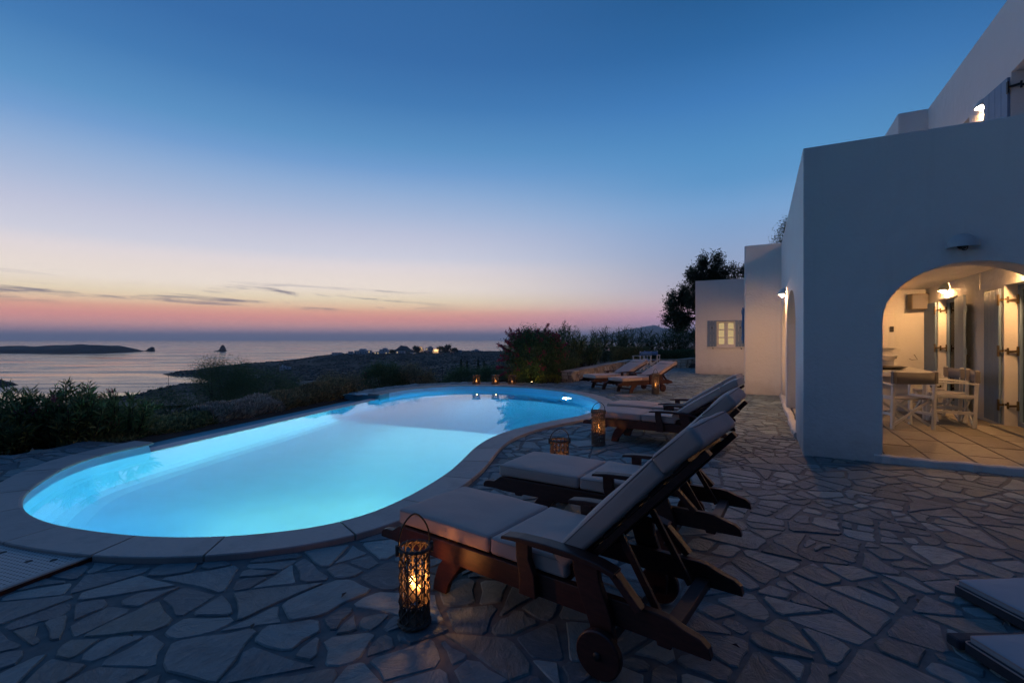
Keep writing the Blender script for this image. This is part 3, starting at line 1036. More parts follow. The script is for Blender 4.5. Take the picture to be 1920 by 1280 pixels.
def clip(poly, a, b, c):
    """keep the part of a convex polygon with a*x+b*y<=c"""
    out = []
    n = len(poly)
    for i in range(n):
        p, q = poly[i], poly[(i + 1) % n]
        dp = a * p[0] + b * p[1] - c
        dq = a * q[0] + b * q[1] - c
        if dp <= 0:
            out.append(p)
        if dp * dq < 0:
            t = dp / (dp - dq)
            out.append((p[0] + (q[0] - p[0]) * t, p[1] + (q[1] - p[1]) * t))
    return out

def crazy(x0, x1, y0, y1, cell, theta, squash, gap, accept, seed, wamp=0.5):
    """power diagram cells: irregular polygons that leave a joint between each other"""
    r = random.Random(seed)
    ct, st = math.cos(theta), math.sin(theta)
    to = lambda x, y: ((x * ct + y * st) * squash, -x * st + y * ct)
    fr = lambda a, b: (a / squash * ct - b * st, a / squash * st + b * ct)
    cs = [to(x, y) for x in (x0, x1) for y in (y0, y1)]
    a0, a1 = min(c[0] for c in cs), max(c[0] for c in cs)
    b0, b1 = min(c[1] for c in cs), max(c[1] for c in cs)
    grid = {}
    j = 0
    b = b0
    while b < b1:
        i = 0
        a = a0 + (cell * 0.5 if j % 2 else 0)
        while a < a1:
            p = (a + r.uniform(-.46, .46) * cell, b + r.uniform(-.46, .46) * cell, r.choice((0.0, 0.2, 0.6, 1.0)) * wamp * cell * cell)
            grid.setdefault((int(p[0] // cell), int(p[1] // cell)), []).append(p)
            a += cell
        b += cell
        j += 1
    out = []
    for key, pts in grid.items():
        for p in pts:
            q0 = fr(p[0], p[1])
            if not (x0 <= q0[0] <= x1 and y0 <= q0[1] <= y1) or not accept(q0):
                continue
            poly = [(p[0] - 2 * cell, p[1] - 2 * cell), (p[0] + 2 * cell, p[1] - 2 * cell), (p[0] + 2 * cell, p[1] + 2 * cell), (p[0] - 2 * cell, p[1] + 2 * cell)]
            for gi in range(-3, 4):
                for gj in range(-3, 4):
                    for o in grid.get((key[0] + gi, key[1] + gj), ()):
                        if o is p or len(poly) < 3:
                            continue
                        dx, dy = o[0] - p[0], o[1] - p[1]
                        D = math.hypot(dx, dy)
                        if D < 1e-6 or D > 3.2 * cell:
                            continue
                        m = (D * D + p[2] - o[2]) / (2 * D) - gap * r.uniform(0.35, 0.9)
                        poly = clip(poly, dx / D, dy / D, (dx * p[0] + dy * p[1]) / D + m)
            if len(poly) < 3:
                continue
            poly = [fr(*v) for v in poly]
            area = 0.5 * abs(sum(poly[i][0] * poly[(i + 1) % len(poly)][1] - poly[(i + 1) % len(poly)][0] * poly[i][1] for i in range(len(poly))))
            if area < 0.006:
                continue
            out.append((poly, area, r.random()))
    return out

def split_cells(cells, mean, gap, seed):
    """break big cells into long irregular slabs by slanted cuts, leaving joints"""
    r = random.Random(seed)
    out = []
    def area_of(P):
        return 0.5 * abs(sum(P[i][0] * P[(i + 1) % len(P)][1] - P[(i + 1) % len(P)][0] * P[i][1] for i in range(len(P))))
    def rec(P, target):
        A = area_of(P)
        if A < target or len(P) < 3:
            out.append((P, A, r.random()))
            return
        cx = sum(p[0] for p in P) / len(P)
        cy_ = sum(p[1] for p in P) / len(P)
        xx = sum((p[0] - cx) ** 2 for p in P)
        yy = sum((p[1] - cy_) ** 2 for p in P)
        xy = sum((p[0] - cx) * (p[1] - cy_) for p in P)
        th = 0.5 * math.atan2(2 * xy, xx - yy)           # long axis
        if r.random() < 0.10:
            th += PI / 2
        for attempt in range(7):                     # never leave slivers or needles
            t2 = th + r.gauss(0, 0.13 + .06 * attempt)
            a, b = math.cos(t2), math.sin(t2)
            pr = [a * p[0] + b * p[1] for p in P]
            c = min(pr) + (max(pr) - min(pr)) * r.uniform(.36, .64)
            g = gap * r.uniform(.3, .75)
            parts = [clip(P, a * s1, b * s1, c * s1 - g) for s1 in (1, -1)]
            if all(len(Q) >= 3 and area_of(Q) > 0.20 * max((p[0] - q[0]) ** 2 + (p[1] - q[1]) ** 2 for p in Q for q in Q) for Q in parts):
                break
        else:
            out.append((P, A, r.random()))
            return
        for Q in parts:
            rec(Q, mean * r.choice((.35, .6, .9, 1.2, 1.7, 2.4)))
    for P, A, rr in cells:
        if A < 0.18 * max((p[0] - q[0]) ** 2 + (p[1] - q[1]) ** 2 for p in P for q in P) and A < .02:
            continue
        rec(P, mean * r.uniform(.7, 1.8))
    return [o for o in out if o[1] > .005]

def roughen(poly, seed, amp=0.007, keep=14):
    """chipped outline: tiny edges dropped, corners knocked off unevenly, long edges broken"""
    r = random.Random(seed)
    q = []
    n = len(poly)
    for i in range(n):
        a, b = poly[i], poly[(i + 1) % n]
        if math.hypot(b[0] - a[0], b[1] - a[1]) > 0.03:
            q.append(a)
    if len(q) < 3:
        return poly
    out = []
    n = len(q)
    per = sum(math.hypot(q[i][0] - q[i - 1][0], q[i][1] - q[i - 1][1]) for i in range(n))
    for i in range(n):
        a, b, c = q[i - 1], q[i], q[(i + 1) % n]
        la, lc = math.hypot(a[0] - b[0], a[1] - b[1]), math.hypot(c[0] - b[0], c[1] - b[1])
        cut = r.uniform(0.008, 0.045)
        ka, kc = min(cut, la * .3) / la, min(cut * r.uniform(.5, 1.4), lc * .3) / lc
        if n <= 6:
            out.append((b[0] + (a[0] - b[0]) * ka, b[1] + (a[1] - b[1]) * ka))
            out.append((b[0] + (c[0] - b[0]) * kc, b[1] + (c[1] - b[1]) * kc))
        else:
            out.append(b)
        if lc > 0.16 and len(out) < keep:
            for f in ((.5,) if lc < .32 else (.36, .68)):
                nx, ny = (c[1] - b[1]) / lc, -(c[0] - b[0]) / lc
                k = r.uniform(-.010, .004)
                out.append((b[0] + (c[0] - b[0]) * f + nx * k, b[1] + (c[1] - b[1]) * f + ny * k))
    return [(x + r.uniform(-amp, amp), y + r.uniform(-amp, amp)) for x, y in out]

def stone_geo(mb, poly, ztop, depth=0.03, bev=0.006, tilt=(0, 0)):
    n = len(poly)
    cx = sum(p[0] for p in poly) / n
    cy_ = sum(p[1] for p in poly) / n
    def ring_(k, z):
        vs = []
        for x, y in poly:
            d = math.hypot(x - cx, y - cy_) or 1
            f = 1 - k / d
            X, Y = cx + (x - cx) * f, cy_ + (y - cy_) * f
            vs.append((X, Y, z + tilt[0] * (X - cx) + tilt[1] * (Y - cy_)))
        return vs
    vs = ring_(bev, ztop) + ring_(0, ztop - bev) + ring_(-0.001, ztop - depth)
    fs = [tuple(range(n))]
    for j in range(2):
        for i in range(n):
            k = (i + 1) % n
            fs.append((j * n + i, (j + 1) * n + i, (j + 1) * n + k, j * n + k))
    mb.add(vs, fs)

coarse = curve[::2]
coarse_n = nrm[::2]
wA, wB = np.array([WEIR_A.x, WEIR_A.y]), np.array([WEIR_B.x, WEIR_B.y])

def in_pool(p, margin):
    """signed test against the coping's outer edge; returns pushed-out point"""
    d = np.hypot(coarse[:, 0] - p[0], coarse[:, 1] - p[1])
    i = int(d.argmin())
    sd = (p[0] - coarse[i][0]) * coarse_n[i][0] + (p[1] - coarse[i][1]) * coarse_n[i][1]
    if i in (0, len(coarse) - 1) and sd > 0 and d[i] > margin:
        return False, p
    if sd < margin and (d[i] < 1.2 or inside(p, ring)):
        q = coarse[i] + coarse_n[i] * margin
        return True, (float(q[0]), float(q[1]))
    return False, p

lid_c = G(182, 1042)
lid_a = Vector((-0.951, 0.309, 0))
lid_b = Vector((-0.309, -0.951, 0))

def in_lid(p, m=0.02):
    d = Vector((p[0], p[1], 0)) - lid_c
    a, b = d.dot(lid_a), d.dot(lid_b)
    return -m < a < 1.25 + m and -m < b < 0.78 + m

def paved(p):
    if not inside(p, poly_in):
        return False
    if in_pool(p, COPE_W - 0.10)[0] or inside(p, ring):
        return False
    if in_lid(p, -0.05):
        return False
    d = Vector((p[0], p[1], 0)) - C0
    t, s_ = d.dot(Vv), d.dot(U)
    if t > 0.15 and s_ > 0.12:
        return False
    if p[1] > 2.5 and abs(p[0]) > 1.25 * p[1] + 0.8:
        return False
    return True

stones = split_cells(crazy(-7.6, 9.6, 1.0, 26.0, 0.56, R(18), 0.80, 0.016, lambda p: True, 11, .5), 0.048, 0.018, 12)
stones = [c for c in stones if paved((sum(p[0] for p in c[0]) / len(c[0]), sum(p[1] for p in c[0]) / len(c[0])))]
cand = []
for k, (poly, area, rr) in enumerate(stones):
    poly = roughen(poly, k)
    res = []
    for i in range(len(poly)):
        a, b = poly[i], poly[(i + 1) % len(poly)]
        res.append(a)
    near_pool = False
    cx = sum(p[0] for p in res) / len(res)
    cy_ = sum(p[1] for p in res) / len(res)
    if float(np.hypot(coarse[:, 0] - cx, coarse[:, 1] - cy_).min()) < 1.1:
        dense = []
        for i in range(len(res)):
            a, b = res[i], res[(i + 1) % len(res)]
            dense.append(a)
            if math.hypot(a[0] - b[0], a[1] - b[1]) > 0.14:
                dense.append(((a[0] + b[0]) / 2, (a[1] + b[1]) / 2))
        res = [in_pool(p, COPE_W + 0.018)[1] for p in dense]
    # keep clear of the lid
    dl = Vector((cx, cy_, 0)) - lid_c
    if dl.length < 2.2:
        new = []
        for p in res:
            if in_lid(p, 0.02):
                d = Vector((p[0], p[1], 0)) - lid_c
                a, b = d.dot(lid_a), d.dot(lid_b)
                m = min((a + 0.02, 'a'), (0.80 - b, 'b'))
                if m[1] == 'a':
                    a = -0.025
                else:
                    b = 0.805
                q = lid_c + lid_a * a + lid_b * b
                new.append((q.x, q.y))
            else:
                new.append(p)
        res = new
    q = []
    for p in res:
        if not q or math.hypot(p[0] - q[-1][0], p[1] - q[-1][1]) > 0.012:
            q.append(p)
    area = 0.5 * sum(q[i][0] * q[(i + 1) % len(q)][1] - q[(i + 1) % len(q)][0] * q[i][1] for i in range(len(q)))
    if len(q) < 3 or abs(area) < 0.006:
        continue
    if area < 0:
        q = q[::-1]
    seen = abs(cx) < 1.1 * cy_ + 0.2 and cy_ > 1.75
    cand.append((abs(area) / max(cy_, 1) ** 3 if seen else 0, q, rr))
cand.sort(key=lambda c: -c[0])
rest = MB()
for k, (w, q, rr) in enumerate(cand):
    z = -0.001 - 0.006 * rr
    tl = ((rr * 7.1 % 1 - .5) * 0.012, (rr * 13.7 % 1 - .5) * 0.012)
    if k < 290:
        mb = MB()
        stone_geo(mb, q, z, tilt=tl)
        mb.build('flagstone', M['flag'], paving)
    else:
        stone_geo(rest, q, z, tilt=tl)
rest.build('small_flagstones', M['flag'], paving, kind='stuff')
print('flagstones', len(cand))

# planted ground beyond the paving
path = [(-11, 1.5), (-9.0, 4.2), (-7.5, 5.35), (-6.12, 5.80), (-5.75, 6.9)] + [tuple((WEIR_A.lerp(WEIR_B, k / 6) + wout * 1.07).to_2d()) for k in range(1, 7)] + [tuple(p) for p in far_edge[1:]]
path = np.array([(p[0], p[1]) for p in path])
pt = np.gradient(path, axis=0)
pt /= np.linalg.norm(pt, axis=1)[:, None]
pn = np.stack([-pt[:, 1], pt[:, 0]], axis=1)
offs = [(-0.25, -0.16), (0.0, -0.10), (0.5, -0.12), (1.1, -0.18), (2.0, -0.7), (3.2, -1.6), (5.5, -3.2)]
V, F = [], []
for o, z in offs:
    for k in range(len(path)):
        p = path[k] + pn[k] * o
        zz = z
        if path[k][1] > 15.8 and path[k][0] > 1.6:
            zz = {-0.25: -0.05, 0.0: -0.02, 0.5: 0.16, 1.1: 0.18, 2.0: 0.1, 3.2: -0.2, 5.5: -0.9}[o]
        if o > 0.3:
            zz += 0.10 * noise.noise(Vector((p[0] * 1.3, p[1] * 1.3, 0)))
        V.append((p[0], p[1], zz))
m = len(path)
for j in range(len(offs) - 1):
    for k in range(m - 1):
        F.append((j * m + k, j * m + k + 1, (j + 1) * m + k + 1, (j + 1) * m + k))
mesh_obj('garden_soil', np_mesh('garden_soil', V, F), M['soil'], smooth=True, kind='structure')

# perforated lid beside the pool
lid = empty('shower_tray', (lid_c.x, lid_c.y, 0), math.atan2(lid_a.y, lid_a.x), label='perforated pale tray let into the paving beside the pool coping', cat='drain tray')
MB().box(0.02, 1.22, 0.02, 0.76, -0.02, 0.010).build('panel', M['lid'], lid)
mb = MB()
mb.box(0.0, 1.25, 0.0, 0.035, -0.03, 0.018)
mb.box(0.0, 0.035, 0.036, 0.76, -0.03, 0.016)
mb.build('rim', M['coping'], lid, bevel=0.003)
MB().box(-0.022, -0.002, 0.0, 0.78, -0.03, 0.015).build('edging', M['wood'], lid, bevel=0.002)
for x, y in ((0.30, 0.20), (0.17, 0.14), (0.62, 0.17)):
    MB().lathe([(0.020, 0.0105), (0.020, 0.0112), (0.001, 0.0113)], 14, Matrix.Translation((x, y, 0))).build('dark_disc', M['rubber'], lid)  # black disc on the panel, painting the dark of a hole
lid.rotation_euler = (0, 0, math.atan2(lid_a.y, lid_a.x))

# skimmer lids set in the paving
for px, py, w, lab in ((1095, 831, 0.26, 'square skimmer lid in the paving beside the tallest twig lantern'), (1172, 741, 0.30, 'white square drain cover in paving before the far loungers')):
    p = G(px, py, 0.004)
    e = empty('drain_cover', p, R(18), label=lab, cat='drain cover')
    MB().box(-w / 2, w / 2, -w / 2, w / 2, -0.01, 0.002).build('plate', M['coping'], e)
    mb = MB()
    for (x0, x1, y0, y1) in ((-1, 1, 1.03, 1.25), (-1, 1, -1.25, -1.03), (-1.25, -1.03, -1.25, 1.25), (1.03, 1.25, -1.25, 1.25)):
        mb.box(x0 * w / 2, x1 * w / 2, y0 * w / 2, y1 * w / 2, -0.01, 0.003)
    mb.build('frame', M['coping'], e)

# ------------------------------------------------------------------ the house
def T_at(px, s):
    k = px - 960
    return (k * (C0.y + U.y * s) - FPX * (C0.x + U.x * s)) / (FPX * Vv.x - k * Vv.y)

def S_at(px, t):
    k = px - 960
    bx, by = C0.x + Vv.x * t, C0.y + Vv.y * t
    return (FPX * bx - k * by) / (k * U.y - FPX * U.x)

HROT = -HA
house = empty('white_house', C0, HROT, label='white cubic two storey house with an arched veranda lit from inside', cat='house')

def arch_pts(x0, x1, spring, apex, n=22):
    c, hw, rise = (x0 + x1) / 2, (x1 - x0) / 2, apex - spring
    return [(c - hw * math.cos(PI * k / n), spring + rise * math.sin(PI * k / n)) for k in range(n + 1)]

YZ = Matrix(((0, 1, 0, 0), (1, 0, 0, 0), (0, 0, 1, 0), (0, 0, 0, 1)))   # prism drawn along s, thick along t
WALL_TOP = 3.72
VF = 0.065                                                          # veranda floor level
# front wall with the big arch
ol = [(0, -.1), (0.783, -.1)] + arch_pts(0.783, 2.38, 1.62, 2.235) + [(2.38, -.1), (2.83, -.1), (2.83, WALL_TOP), (0, WALL_TOP)]
MB().prism(ol, 0, 0.40).build('front_wall', M['plaster'], house, bevel=0.025)
# side wall with two arches towards the pool
ol = [(0.402, -.1), (1.42, -.1)] + arch_pts(1.42, 4.14, 1.60, 2.24) + [(4.14, -.1), (4.62, -.1)] + arch_pts(4.62, 6.55, 1.60, 2.24) + [(6.55, -.1), (6.948, -.1), (6.948, WALL_TOP + .03), (0.402, WALL_TOP)]
MB().prism(ol, 0, 0.42, YZ).build('side_wall', M['plaster'], house, bevel=0.012)
# veranda ceiling = terrace floor slab
MB().box(0.422, 2.828, 0.402, 6.948, 2.52, 2.86).build('ceiling', M['plaster_in'], house)

def pierced(name, s0, s1, z0, z1, t0, t1, holes, mat, parent):
    """a wall along s with rectangular openings, as one outline-true mesh"""
    mb = MB()
    cuts = sorted({s0, s1, *[h[0] for h in holes], *[h[1] for h in holes]})
    for a, b in zip(cuts[:-1], cuts[1:]):
        zs = [(z0, z1)]
        for h in holes:
            if h[0] <= a and h[1] >= b:
                zs = [(z0, h[2]), (h[3], z1)]
        for p, q in zs:
            if q - p > 0.01:
                mb.box(t0, t1, a, b, p, q)
    return mb.build(name, mat, parent)

D1 = (5.05, 6.16, -0.1, 2.22)
D2 = (1.95, 3.10, -0.1, 2.22)
pierced('inner_wall', 0.0, 6.948, -0.1, 2.86, 2.83, 3.22, [D1, D2], M['plaster_in'], house)
U1 = (1.70, 2.87, 2.90, 5.34)
U2 = (4.48, 5.60, 2.90, 5.34)
UPTOP = 6.48
pierced('upper_wall', -3.0, 6.86, 2.86, UPTOP, 2.832, 3.22, [U1, U2], M['plaster'], house)
MB().box(2.832, 3.22, -3.0, -0.002, -0.1, 2.86).build('lower_wall', M['plaster'], house)
mb = MB()
mb.box(2.30, 7.5, 6.862, 12.0, 3.82, UPTOP + .02)
mb.build('upper_block', M['plaster'], house, bevel=0.03)
mb = MB()
mb.box(3.62, 7.5, -3.0, 6.86, -0.1, UPTOP - .35)
mb.box(2.84, 7.5, 6.952, 12.0, -0.1, 3.818)
mb.build('house_core', M['plaster_in'], house)  # solid core for the unseen interior, added to block light
MB().box(3.222, 7.5, -3.0, 6.86, UPTOP - .34, UPTOP - .06).build('roof', M['plaster'], house)

# shutters ---------------------------------------------------------------
def shutter(parent, pos, rz, w, h, mat, planks=4, handle=True, flip=1, battens=(0.14, 0.52, 0.88), hole=True):
    """local x 0..w from the hinge, face towards -y; battens carry the planks"""
    o = empty('shutter', pos, rz, parent)
    for f in battens:
        z = h * f
        MB().box(0.03 * w, 0.97 * w, -0.038, -0.021, z - 0.055, z + 0.055).build('batten', mat, o, bevel=0.003)
    pw = w / planks
    for k in range(planks):
        b = MB().box(k * pw + 0.003, (k + 1) * pw - 0.003, -0.02, 0.015, 0, h).build('plank', mat, o, bevel=0.003)
    if hole:
        x, z = w / 2, h * 0.72
        MB().prism([(x - .025, z), (x, z - .055), (x + .025, z), (x, z + .055)], -0.0225, -0.0205).build('dark_diamond', M['rubber'], o)  # thin dark plate laid on for the shade inside a diamond hole
    if handle:
        x = w * 0.94
        z = h * 0.46
        mb = MB()
        mb.box(x - .014, x + .014, -0.05, -0.0385, z - .08, z + .08)
        mb.tube([(x, -0.05, z + .05), (x, -0.085, z + .05), (x - .10, -0.085, z + .045)], 0.008, 6)
        mb.build('handle', M['iron'], o)
    return o

def bracket(parent, a, b, z, mat=None):
    """brass stay between the shutter's edge and the door reveal"""
    a, b = Vector((*a, z)), Vector((*b, z))
    m = a.lerp(b, 0.5)
    mb = MB()
    mb.bar(a, m + Vector((0, 0, .012)), 0.022, 0.03)
    mb.bar(m + Vector((0, 0, -.012)), b, 0.022, 0.03)
    mb.tube([m + Vector((0, 0, -.05)), m + Vector((0, 0, .05))], 0.014, 8)
    mb.box(a.x - .008, a.x + .008, a.y - .025, a.y + .025, z - .085, z + .085)
    mb.box(b.x - .008, b.x + .008, b.y - .02, b.y + .02, z - .07, z + .07)
    return mb.build('hinge', mat or M['brass'], parent)

SH = 2.06
# veranda double door, both leaves folded back along the inner wall
sh = [shutter(house, (2.80, D1[1] + 0.03, VF + .05), PI / 2, 0.80, SH, M['shutter']),
      shutter(house, (2.79, D1[0] - 0.03, VF + .05), -PI / 2 - R(7), 0.80, SH, M['shutter'])]
sh[1].scale.y = -1
# second door: its far leaf folded back
sh += [shutter(house, (2.80, D2[1] + 0.06, VF + .05), PI / 2 - R(3), 0.66, SH, M['shutter'])]
for z in (0.40, 1.22, 2.0):
    bracket(house, (2.775, D2[1] + 0.04), (2.965, D2[1] - 0.05), z)
    bracket(house, (2.775, D1[1] + 0.01), (2.95, D1[1] - 0.04), z)
# glazed doors set back in the openings
def glazed(parent, s0, s1, z0, z1, t, lit, mat, split=2, name='glazed_door', bars=()):
    mb = MB()
    f = 0.07
    mb.box(t, t + .06, s0, s0 + f, z0, z1)
    mb.box(t, t + .06, s1 - f, s1, z0, z1)
    mb.box(t, t + .06, s0 + f, s1 - f, z1 - f, z1)
    mb.box(t, t + .06, s0 + f, s1 - f, z0, z0 + f)
    for k in range(1, split):
        c = s0 + (s1 - s0) * k / split
        mb.box(t + .002, t + .055, c - .05, c + .05, z0 + f, z1 - f)
    for zb in bars:
        mb.box(t + .004, t + .05, s0 + f, s1 - f, zb - .02, zb + .02)
    o = mb.build(name, mat, parent, bevel=0.004)
    MB().box(t + .028, t + .032, s0 + f - .01, s1 - f + .01, z0 + f - .01, z1 - f + .01).build('pane', M['glass'], o)
    if lit:
        mb = MB()
        n = 14
        vs = []
        for k in range(n * 4 + 1):
            u = k / (n * 4)
            for z in (z0 + .02, z1 - .02):
                vs.append((t + .13 + .018 * math.sin(u * n * 2 * PI), s0 + .02 + (s1 - s0 - .04) * u, z))
        mb.add(vs, [(2 * k, 2 * k + 2, 2 * k + 3, 2 * k + 1) for k in range(n * 4)])
        mb.build('window_glow', lit, o, smooth=True)  # wavy glowing sheet added in place of the lit room behind
    return o

glazed(house, D1[0] + .001, D1[1] - .001, VF + .03, D1[3] - .001, 2.96, M['lit_room'], M['shutter'], 2)
glazed(house, D2[0] + .001, D2[1] - .001, VF + .03, D2[3] - .001, 2.98, M['lit_room'], M['shutter'], 2)
glazed(house, U1[0] + .001, U1[1] - .001, 2.92, U1[3] - .001, 3.10, None, M['shutter'], 2)
glazed(house, U2[0] + .001, U2[1] - .001, 2.92, U2[3] - .001, 3.10, None, M['shutter'], 2)
# stepped door sills
for d in (D1, D2):
    MB().box(2.70, 3.2, d[0] - .12, d[1] + .12, 0.0, VF + .028).build('door_step', M['slab'], house, bevel=0.01)
# upstairs shutter leaf, half open, and its stay
shutter(house, (2.81, U1[1] + 0.02, 3.0), PI / 2 + R(5), 0.68, 2.28, M['shutter'])
bracket(house, (2.79, U1[1]), (3.06, U1[1] - 0.09), 5.12, M['iron'])
bracket(house, (2.79, U1[1]), (3.06, U1[1] - 0.09), 3.4, M['iron'])
# painted kerbs at the foot of the arches
mb = MB()
n = 30
for side_ in ('front', 'side'):
    L0, L1 = (0.70, 2.83) if side_ == 'front' else (1.2, 6.94)
    rr = random.Random(5)
    row = []
    for k in range(n + 1):
        a = L0 + (L1 - L0) * k / n
        w0, w1 = -0.045 + rr.uniform(-.012, .012), 0.07 + rr.uniform(-.012, .012)
        hh = (VF + .012 if side_ == 'front' else 0.055) + rr.uniform(-.008, .008)
        for q, z in ((w0, -.02), (w0 + .008, hh - .012), (w0 + .03, hh), (w1 - .02, hh), (w1, hh - .02), (w1, -.02)):
            row.append((a, q, z) if side_ == 'front' else (q, a, z))
    fs = []
    for k in range(n):
        for j in range(5):
            fs.append((k * 6 + j, k * 6 + j + 1, (k + 1) * 6 + j + 1, (k + 1) * 6 + j))
    fs.append((0, 1, 2, 3, 4, 5))
    fs.append(tuple(n * 6 + j for j in range(6))[::-1])
    mb.add(row, fs)
mb.build('kerb', M['plaster'], house)

# veranda floor: long slabs laid in courses
vfl = MB().box(0.08, 2.83, 0.05, 6.947, -0.05, VF - 0.012).build('veranda_floor', M['mortar'], house)
rr = random.Random(21)
t0 = 0.075
while t0 < 2.80:
    w = min(rr.uniform(0.30, 0.46), 2.83 - t0)
    if 2.83 - t0 - w < 0.2:
        w = 2.83 - t0
    s0 = 0.045
    s0_first = rr.uniform(0.15, 0.8)
    first = True
    while s0 < 6.93:
        L = s0_first if first else rr.uniform(0.45, 1.05)
        first = False
        L = min(L, 6.945 - s0)
        if L < 0.08:
            break
        g = 0.011
        sk = rr.uniform(-.05, .05)
        poly = [(t0 + g, s0 + g), (t0 + w - g, s0 + g + sk * .3), (t0 + w - g, s0 + L - g + sk * .3), (t0 + g, s0 + L - g)]
        poly = [(x + rr.uniform(-.006, .006), y + rr.uniform(-.006, .006)) for x, y in poly]
        mb = MB()
        stone_geo(mb, poly, VF - .003 * rr.random(), 0.03, 0.005)
        mb.build('floor_slab', M['slab'], vfl)
        s0 += L
    t0 += w

# things on the veranda's walls
# annexes -----------------------------------------------------------------
tower = empty('white_annex', HP(-.83, 6.95), HROT, label='tall plain white annex wall beside the lit side arch', cat='house annex')
tw = MB().prism([(0, -.1), (3.66, -.1), (3.66, 3.84), (0, 3.80)], 0, 4.2).build('wall', M['plaster'], tower, bevel=0.03)
shutter(tower, (-0.055, 1.32, 1.28), -PI / 2, 0.62, 0.98, M['blue'], 4, handle=False, hole=False)
MB().box(-0.012, 0.0, 1.36, 2.2, 1.26, 2.28).build('window', M['dark_glass'], tower)

SF = 14.17
TL = -2.83
annex = empty('white_annex', HP(TL, SF), HROT, label='low white annex with a small lit window and pale blue shutters', cat='house annex')
w0, w1 = T_at(1345, SF) - TL, T_at(1378, SF) - TL
za, zb = 1.16, 2.10
mb = MB()
W_ = 4.2
mb.box(0, w0, 0, 0.35, -.1, 3.78)
mb.box(w1, W_, 0, 0.35, -.1, 3.78)
mb.box(w0, w1, 0, 0.35, -.1, za)
mb.box(w0, w1, 0, 0.35, zb, 3.78)
mb.box(0, W_, 0.75, 5.0, -.1, 3.78)
mb.box(0, 0.3, 0.35, 0.75, -.1, 3.78)
mb.box(W_ - .3, W_, 0.35, 0.75, -.1, 3.78)
mb.box(0.3, W_ - .3, 0.35, 0.75, 3.5, 3.78)
mb.build('wall', M['plaster'], annex)
mb = MB()
f = 0.05
mb.box(w0 + .002, w0 + f, 0.06, 0.12, za, zb)
mb.box(w1 - f, w1 - .002, 0.06, 0.12, za, zb)
mb.box(w0 + f, w1 - f, 0.06, 0.12, za + .002, za + f)
mb.box(w0 + f, w1 - f, 0.06, 0.12, zb - f, zb - .002)
c = (w0 + w1) / 2
mb.box(c - .07, c + .07, 0.062, 0.118, za + f, zb - f)
wf = mb.build('window', M['white_wood'], annex, bevel=0.004)
for k in (1, 2):
    z = za + (zb - za) * k / 3
    MB().box(w0 + f, c - .07, 0.07, 0.11, z - .022, z + .022).build('glazing_bar', M['white_wood'], wf)
    MB().box(c + .07, w1 - f, 0.07, 0.11, z - .022, z + .022).build('glazing_bar', M['white_wood'], wf)
MB().box(w0 + f, c - .07, 0.088, 0.092, za + f, zb - f).build('pane', M['glass'], wf)
MB().box(c + .07, w1 - f, 0.088, 0.092, za + f, zb - f).build('pane', M['glass'], wf)
mb = MB()
nn = 40
vs = []
for k in range(nn + 1):
    u = k / nn
    for z in (za + .02, zb - .02):
        vs.append((w0 + .02 + (w1 - w0 - .04) * u, 0.30 + .03 * math.sin(u * 9 * 2 * PI), z))
mb.add(vs, [(2 * k, 2 * k + 2, 2 * k + 3, 2 * k + 1) for k in range(nn)])
mb.build('window_glow', M['lit_pane'], wf, smooth=True)  # glowing sheet stands in for the lit interior of the annex
mb = MB()
mb.box(w0 - .08, w1 + .08, -0.05, 0.0, zb + .02, zb + .055)
mb.build('lintel', M['shutter'], annex)
MB().box(w0 - .25, w1 + .3, -0.06, 0.0, za - .10, za - .06).build('sill', M['plaster'], annex, bevel=0.005)
sw = (w1 - w0) * 0.54
s1_ = shutter(annex, (w0 - .02 - sw, -0.025, za - .05), 0, sw, zb - za + .1, M['shutter'], 3, handle=False)
s2_ = shutter(annex, (w1 + .02, -0.025, za - .05), 0, sw, zb - za + .1, M['shutter'], 3, handle=False)
for x in (w0 - .02 - sw * .5, w1 + .02 + sw * .5):
    MB().bar((x, -.02, za - .06), (x + .05, -.07, za - .14), 0.02, 0.03).build('catch', M['iron'], annex)
MB().box(1.9, 2.25, -0.03, 0.0, 0.02, 0.06).build('vent', M['iron'], annex)

# wall lamps: half domes opening downwards ----------------------------------
def wall_lamp(pos, rz, lit, label, power=0.0, r=0.125, col=(1.0, 0.50, 0.185)):
    e = empty('wall_lamp', pos, rz, label=label, cat='wall lamp', group='half dome wall lamps of the house')
    mb = MB()
    n, m = 14, 7
    for shell, rr_ in ((0, r), (1, r - .006)):
        vs = []
        for j in range(m + 1):
            b = (PI / 2) * j / m
            for i in range(n + 1):
                a = PI + PI * i / n
                vs.append((rr_ * 1.15 * math.cos(a) * math.cos(b), rr_ * 1.15 * math.sin(a) * math.cos(b) - 0.004, rr_ * 1.2 * math.sin(b)))
        mb.add(vs, [(j * (n + 1) + i, j * (n + 1) + i + 1, (j + 1) * (n + 1) + i + 1, (j + 1) * (n + 1) + i) for j in range(m) for i in range(n)])
    mb.build('shade', M['lamp_shade'], e, smooth=True)
    MB().lathe([(0.001, 0.0), (0.05, 0.0), (0.05, 0.02), (0.001, 0.02)], 16, Matrix.Translation((0, -0.001, 0.03)) @ Matrix.Rotation(PI / 2, 4, 'X')).build('base', M['iron'], e)
    mb = MB()
    mb.lathe([(0.001, -0.040), (0.018, -0.036), (0.031, -0.018), (0.031, 0.004), (0.020, 0.024), (0.014, 0.04), (0.001, 0.04)], 14, Matrix.Translation((0, -r * .55, 0.0)))
    bm_ = M['glass']
    if lit:
        bm_ = mat_emit('lit_bulb', col, power)
    mb.build('bulb', bm_, e, smooth=True)
    return e

